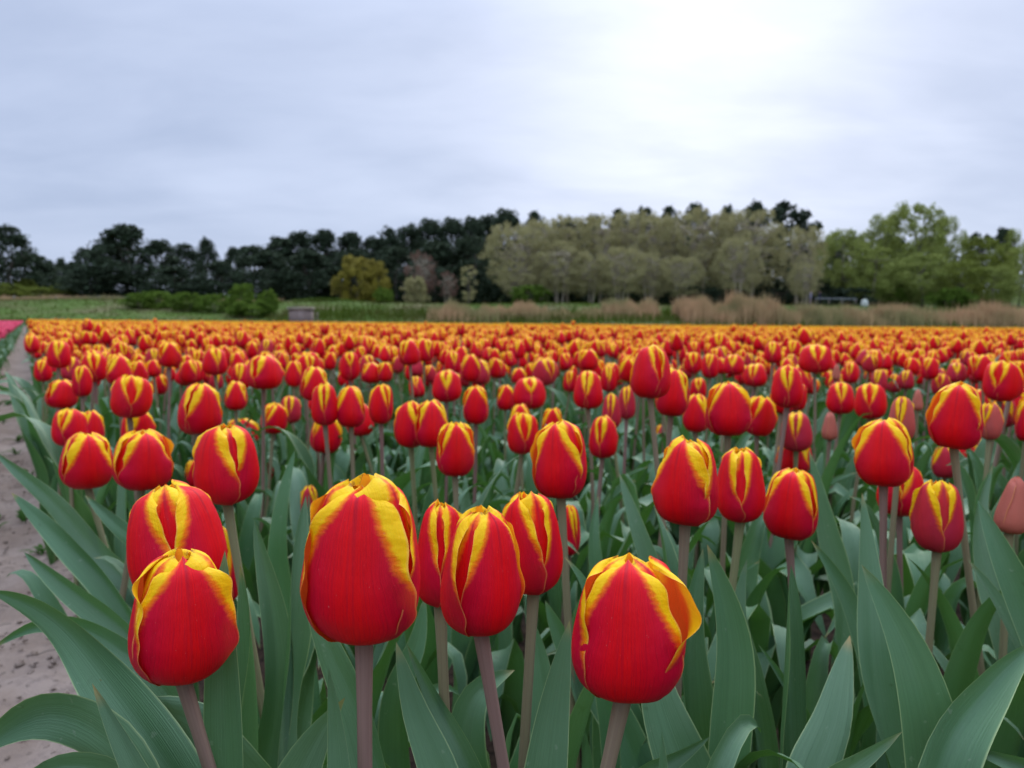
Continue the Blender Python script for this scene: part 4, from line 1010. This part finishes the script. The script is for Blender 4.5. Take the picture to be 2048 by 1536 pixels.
pine(468, 492, 60, 118, 'thin sparse pine beside the gap in the tree line')
for x, ty, w, Y in [(505, 488, 110, 114), (560, 472, 110, 118), (600, 461, 110, 120), (648, 457, 110, 122), (700, 462, 110, 124), (742, 472, 90, 124), (775, 452, 100, 122), (815, 447, 110, 126), (860, 436, 110, 128), (905, 434, 105, 130), (945, 432, 95, 130), (1012, 416, 110, 132), (975, 428, 90, 134), (1070, 420, 90, 136), (1130, 435, 110, 136), (1185, 428, 100, 138), (1238, 415, 80, 136), (1290, 412, 100, 138), (1340, 410, 90, 138), (1392, 403, 90, 138), (1455, 408, 70, 138), (1510, 400, 90, 136), (1700, 470, 130, 134), (1780, 470, 130, 136), (1860, 470, 120, 136),
                    (540, 500, 120, 108), (620, 500, 130, 109), (700, 495, 130, 110), (790, 490, 120, 111), (870, 480, 130, 112), (940, 470, 130, 113), (440, 520, 110, 108), (1040, 470, 130, 122), (1130, 480, 150, 124), (1240, 470, 150, 124), (1350, 470, 150, 124), (1450, 470, 150, 124), (1540, 470, 150, 124), (350, 530, 120, 107), (180, 530, 120, 107),
                    (1640, 480, 140, 126)]:
    pine(x, ty, w, Y, 'dark pine standing in the dense wood on the dune')
pine(1582, 400, 125, 130, 'dark rounded pine rising above the willows on the right', 'roundpine')
pine(1960, 458, 70, 128, 'small dark pine behind the yellow green tree', 'roundpine')
pine(2008, 453, 62, 122, 'spiky dark pine near the right edge', 'pine')
for x, ty in [(95, 518), (122, 514), (145, 522), (75, 525)]: pine(x, ty, 50, 190, 'small distant pine in the gap at left')
def wil(x, ty, w, Y, label='pale grey green willow with several slender trunks'): tree('willow_tree', 'willow', M_WILL, M_BARKP, x, ty, w, Y, label, 'tree', GW, 4)
wil(1035, 440, 150, 106, 'pale willow at the left end of the willow row')
for x, ty, w, Y in [(1090, 432, 130, 109), (1140, 426, 130, 110), (1195, 425, 130, 110), (1250, 420, 130, 111), (1305, 415, 130, 112), (1360, 415, 130, 111), (1410, 412, 130, 110), (1460, 418, 130, 110), (1120, 480, 120, 104), (1180, 500, 110, 104), (1240, 490, 120, 103), (1300, 500, 110, 105), (1365, 510, 100, 104), (1035, 520, 90, 103)]: wil(x, ty, w, Y)
wil(1505, 415, 150, 108, 'pale willow with forked trunk at the right end of the row')
wil(1480, 470, 110, 102, 'lower pale willow with leaning trunk in front of the row')
wil(1605, 447, 110, 104, 'separate grey green willow before the rounded pine')
wil(1612, 520, 70, 100, 'small willow with twisted pale trunk beside the two walkers')
def brd(x, ty, w, Y, label, m=None): tree('broadleaf_tree', 'broad', m or M_BROAD, M_BARK, x, ty, w, Y, label, 'tree', 'green trees at the right', 4)
brd(1690, 455, 130, 108, 'mid green tree left of the tall feathery one')
brd(1830, 403, 175, 110, 'tall feathery green tree, highest on the right')
brd(1770, 425, 110, 112, 'green tree on the left shoulder of the tall feathery one')
brd(1895, 430, 110, 111, 'green tree on the right shoulder of the tall feathery one')
brd(1750, 490, 140, 104, 'low rounded green tree over the dark hollow')
brd(1850, 505, 150, 102, 'broad low green tree below the tall feathery one')
brd(1965, 472, 130, 106, 'yellow green tree near the right edge', M_YGREEN)
brd(1925, 520, 120, 100, 'low olive green tree before the yellow green one', M_YGREEN)
brd(2045, 490, 90, 108, 'green tree cut by the right edge')
brd(1990, 530, 100, 99, 'low green tree behind the right hand reeds')
brd(2030, 455, 60, 120, 'thin green tree beside the spiky pine')
tree('shrub', 'bush', M_YELL, M_BARK, 712, 512, 95, 104, 'rounded shrub in yellow leaf before the dark wood', 'shrub')
tree('shrub', 'bush', M_YELL, M_BARK, 752, 520, 66, 105, 'brownish yellow shrub on the right of the rounded one', 'shrub')
tree('bare_tree', 'bare', M_TAN, M_BARKP, 842, 498, 74, 105, 'reddish brown leafless tree before the dark wood', 'tree')
tree('bare_tree', 'bare', M_TAN, M_BARKP, 895, 540, 50, 104, 'low pinkish leafless tree right of the reddish one', 'tree')
tree('sapling', 'bush', M_WILL, M_BARK, 830, 553, 60, 98, 'pale green bush below the reddish leafless tree', 'shrub')
tree('sapling', 'sapling', M_WILL, M_BARK, 938, 528, 42, 98, 'slim pale green sapling before the pines', 'shrub')
tree('shrub', 'bush', M_BUSH, M_BARK, 768, 574, 46, 92, 'round green bush under the yellow shrub', 'shrub')
for x, ty, w, Y, lab in [(280, 586, 80, 84, 'leftmost rounded bush of the low hedge'), (315, 581, 90, 84, 'second rounded bush of the low hedge'), (378, 584, 84, 83, 'third, broad rounded bush of the low hedge'), (432, 588, 80, 82, 'fourth, lower bush of the low hedge'), (484, 566, 66, 80, 'tallest round bush of the low hedge'), (534, 578, 50, 79, 'rightmost conical bush of the low hedge'), (500, 598, 110, 78, 'low wide bush at the foot of the tallest hedge bush')]:
    tree('hedge_bush', 'bush', M_BUSH, M_BARK, x, ty, w, Y, lab, 'shrub', 'rounded bushes of the low hedge')
for x, ty, w, Y in [(20, 565, 90, 108), (75, 572, 80, 106), (125, 568, 60, 107), (50, 556, 60, 112)]:
    tree('shrub', 'bush', M_YGREEN, M_BARK, x, ty, w, Y, 'yellow green shrub under the left hand pines', 'shrub', 'yellow green shrubs under the left pines')
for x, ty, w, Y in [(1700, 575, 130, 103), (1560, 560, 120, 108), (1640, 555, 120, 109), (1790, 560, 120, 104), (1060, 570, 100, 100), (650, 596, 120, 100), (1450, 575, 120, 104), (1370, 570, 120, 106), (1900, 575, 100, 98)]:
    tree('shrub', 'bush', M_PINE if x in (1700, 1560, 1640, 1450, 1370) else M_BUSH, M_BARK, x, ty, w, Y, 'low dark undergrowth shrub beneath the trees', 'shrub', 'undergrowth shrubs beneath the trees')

def number(pref, text):
    L_ = sorted([o for o in C.objects if o.get('label') == pref], key=lambda o: o.location.x / o.location.y)
    for q, o in enumerate(L_):
        w_ = ['first', 'second', 'third', 'fourth', 'fifth', 'sixth', 'seventh', 'eighth', 'ninth', 'tenth', 'eleventh', 'twelfth', 'thirteenth', 'fourteenth', 'fifteenth', 'sixteenth', 'seventeenth', 'eighteenth', 'nineteenth', 'twentieth'][q % 20]
        if q >= 40: w_ = 'forty-' + {'twentieth': 'second'}.get(w_, w_)
        elif q >= 20: w_ = 'twenty-' + w_ if q < 29 else ['thirtieth', 'thirty-first', 'thirty-second', 'thirty-third', 'thirty-fourth', 'thirty-fifth', 'thirty-sixth', 'thirty-seventh', 'thirty-eighth', 'thirty-ninth', 'fortieth'][q - 29]
        o['label'] = text % w_
number('dark pine standing in the dense wood on the dune', 'dark pine in the dense dune wood, %s from the left')
number('pale grey green willow with several slender trunks', 'pale grey green willow, %s from the left in the inner row')
number('low dark undergrowth shrub beneath the trees', 'low dark undergrowth shrub beneath the trees, %s from the left')
number('small distant pine in the gap at left', 'small distant pine in the gap at left, %s from the left')
number('yellow green shrub under the left hand pines', 'yellow green shrub under the left hand pines, %s from the left')
# ------------------------------------------------------------------ small things at the far edge
c = unY(603, 640, 63.6); r0 = bpy.data.objects.new('pump_housing', None); C.objects.link(r0); r0.location = (c[0], 63.6, 0)
mb = MB(); box(mb, (0, 0, .74), (1.72, 1.2, 1.48)); mb.build('body', M_CONC, r0, False)
mb = MB(); box(mb, (0, 0, 1.575), (1.95, 1.4, .18)); mb.build('lid', M_CONC2, r0, False)
mb = MB(); box(mb, (.1, -.62, .7), (.8, .05, 1.2)); mb.build('panel', M_CONC, r0, False)
mb = MB(); box(mb, (1.25, .1, .65), (.10, .10, 1.3)); mb.build('post', M_BARK, r0, False)
tag(r0, 'grey concrete box with pale lid at the far edge of the field', 'box')
# rail fence and a white covered mound beyond the reeds
Yr = 96.0
a = unY(1632, 597, Yr); e = unY(1712, 598, Yr)
rr_ = bpy.data.objects.new('guard_rail', None); C.objects.link(rr_); gz = float(ter(a[0], Yr)); rr_.location = (a[0], Yr, gz)
Lr = e[0] - a[0]; hr = a[2] - gz
mb = MB(); tube(mb, [(0, 0, hr), (Lr / 2, 0, hr), (Lr, 0, hr - .03)], .045, 8); mb.build('rail', M_METAL, rr_)
for k in range(4):
    mb = MB(); box(mb, (Lr * k / 3, .06, hr / 2 - .1), (.10, .10, hr + .1)); mb.build('post', M_BARK, rr_, False)
tag(rr_, 'low pale metal rail beyond the reeds', 'rail')
a = unY(1730, 598, 95.5); gz = float(ter(a[0], 95.5)); hh = a[2] - gz
th = np.linspace(0, 2 * np.pi, 17); ph = np.linspace(0, math.pi / 2, 7)
V = np.array([[(.42 * math.cos(t_) * math.cos(p_) * (1 + .08 * math.sin(3 * t_)), .5 * math.sin(t_) * math.cos(p_), hh * math.sin(p_) ** .6) for t_ in th] for p_ in ph])
mb = MB(); mb.add(V, gridF(7, 17)); o = mb.build('covered_mound', M_WHITE); o.location = (a[0], 95.5, gz - .02)
tag(o, 'white rounded sheet covered heap at the end of the metal rail', 'heap')
def person(x, ty, Y, cloth, legs, label, face):
    a = unY(x, ty, Y); gz = float(ter(a[0], Y)); H = a[2] - gz; H = min(max(H, 1.55), 1.85)
    me = bpy.data.meshes.new('body')
    J = [(0, 0, .53), (0, 0, .62), (0, 0, .74), (0, 0, .82), (0, 0, .86), (0, -.005, .93), (0, 0, .985),
         (.055, 0, .50), (.06, -.02, .28), (.06, .01, .04), (.06, -.07, .02), (-.055, 0, .50), (-.06, .03, .28), (-.06, .07, .05), (-.06, -.0, .02),
         (.11, 0, .80), (.135, .02, .65), (.125, -.05, .52), (-.11, 0, .80), (-.135, -.01, .65), (-.12, -.07, .53)]
    E = [(0, 1), (1, 2), (2, 3), (3, 4), (4, 5), (5, 6), (0, 7), (7, 8), (8, 9), (9, 10), (0, 11), (11, 12), (12, 13), (13, 14), (3, 15), (15, 16), (16, 17), (3, 18), (18, 19), (19, 20)]
    rd_ = [.085, .075, .088, .07, .03, .055, .035, .05, .038, .024, .018, .05, .038, .024, .018, .038, .028, .018, .038, .028, .018]
    me.from_pydata([tuple(q * H for q in j) for j in J], E, []); sv = me.skin_vertices.new(name='') if hasattr(me.skin_vertices, 'new') else None
    root = bpy.data.objects.new('person', me); C.objects.link(root)
    root.modifiers.new('skin', 'SKIN')
    for v_, r1 in zip(root.data.skin_vertices[0].data, rd_): v_.radius = (r1 * H, r1 * H * .8)
    root.data.skin_vertices[0].data[0].use_root = True
    root.modifiers.new('sub', 'SUBSURF').levels = 1
    m, bb = mat('person_clothes'); tc_ = bb.n('ShaderNodeTexCoord'); s_ = bb.n('ShaderNodeSeparateXYZ'); bb.l(tc_.outputs['Object'], s_.inputs[0])
    col = bb.mix(bb.mr(s_.outputs[2], .49 * H, .50 * H), legs, cloth); col = bb.mix(bb.mr(s_.outputs[2], .85 * H, .86 * H), col, (.5, .3, .22)); finish(bb, col, .8, .2)
    me.materials.append(m); root.location = (a[0], Y, gz); root.rotation_euler = (0, 0, face)
    mb = MB(); V = np.array([[(.062 * H * math.cos(t_) * math.cos(p_), .068 * H * math.sin(t_) * math.cos(p_) + .008 * H, .955 * H + .055 * H * math.sin(p_)) for t_ in np.linspace(0, 6.2832, 13)] for p_ in np.linspace(-.1, 1.57, 6)])
    mb.add(V, gridF(6, 13)); mb.build('hair', M_HAIR, root)
    tag(root, label, 'person')
person(1622, 577, 97, (.27, .25, .33), (.25, .19, .19), 'person in a pale lilac jacket walking behind the reeds', 1.2)
person(1640, 577, 97.5, (.015, .012, .04), (.015, .012, .03), 'person in dark navy clothes walking beside the one in lilac', 1.4)
# wire fence at left
fr = bpy.data.objects.new('wire_fence', None); C.objects.link(fr); fr.location = (0, 0, 0)
prev = None
for xx in (-60, 28, 113, 198, 283):
    a = unY(xx, 592, 99); gz = float(ter(a[0], 99)); mb = MB(); box(mb, (a[0], 99, (a[2] + gz) / 2), (.11, .11, a[2] - gz)); mb.build('post', M_CONC2, fr, False)
    if prev is not None:
        mb = MB()
        for dz in (.15, .5): tube(mb, [(prev[0], 98.93, prev[2] - dz), (a[0], 98.93, a[2] - dz)], .012, 4)
        mb.build('wire', M_METAL, fr)
    prev = a
tag(fr, 'low wire fence with pale posts along the meadow at left', 'fence')
mb = MB()
for i in range(240):
    s = rng.uniform(-.22, .10); t = rng.uniform(.3, 4); a_ = rng.uniform(0, 6.28); l_ = rng.uniform(.006, .03)
    c0 = np.array([s * LAT[0] + t * ROW[0], s * LAT[1] + t * ROW[1], .010 + .02 * ((s + .09) / .16) ** 2]); d_ = np.array([math.cos(a_), math.sin(a_), rng.uniform(-.1, .2)]) * l_
    tube(mb, [c0, c0 + d_ * .5 + (0, 0, .002), c0 + d_], .0007, 4)
tag(mb.build('straw_bits', M_BARK), 'bits of straw and dead leaf lying on the sandy path', 'straw', kind='stuff')
# a few weeds on the path edge
mb = MB()
for i in range(34):
    s = rng.uniform(-.2, .03); t = rng.uniform(2.0, 6); c0 = np.array([s * LAT[0] + t * ROW[0], s * LAT[1] + t * ROW[1], .0])
    for q in range(7):
        leaf(mb, arch(rng.uniform(.01, .03), rng.uniform(.02, .05), rng.uniform(0, 6.28), .2) + c0, .010, nu=3, cup=.3, wave=.3, seed=i * 9 + q, n=5)
tag(mb.build('weeds', M_BLADE_D), 'small green weeds on the sandy path', 'weeds', kind='stuff')
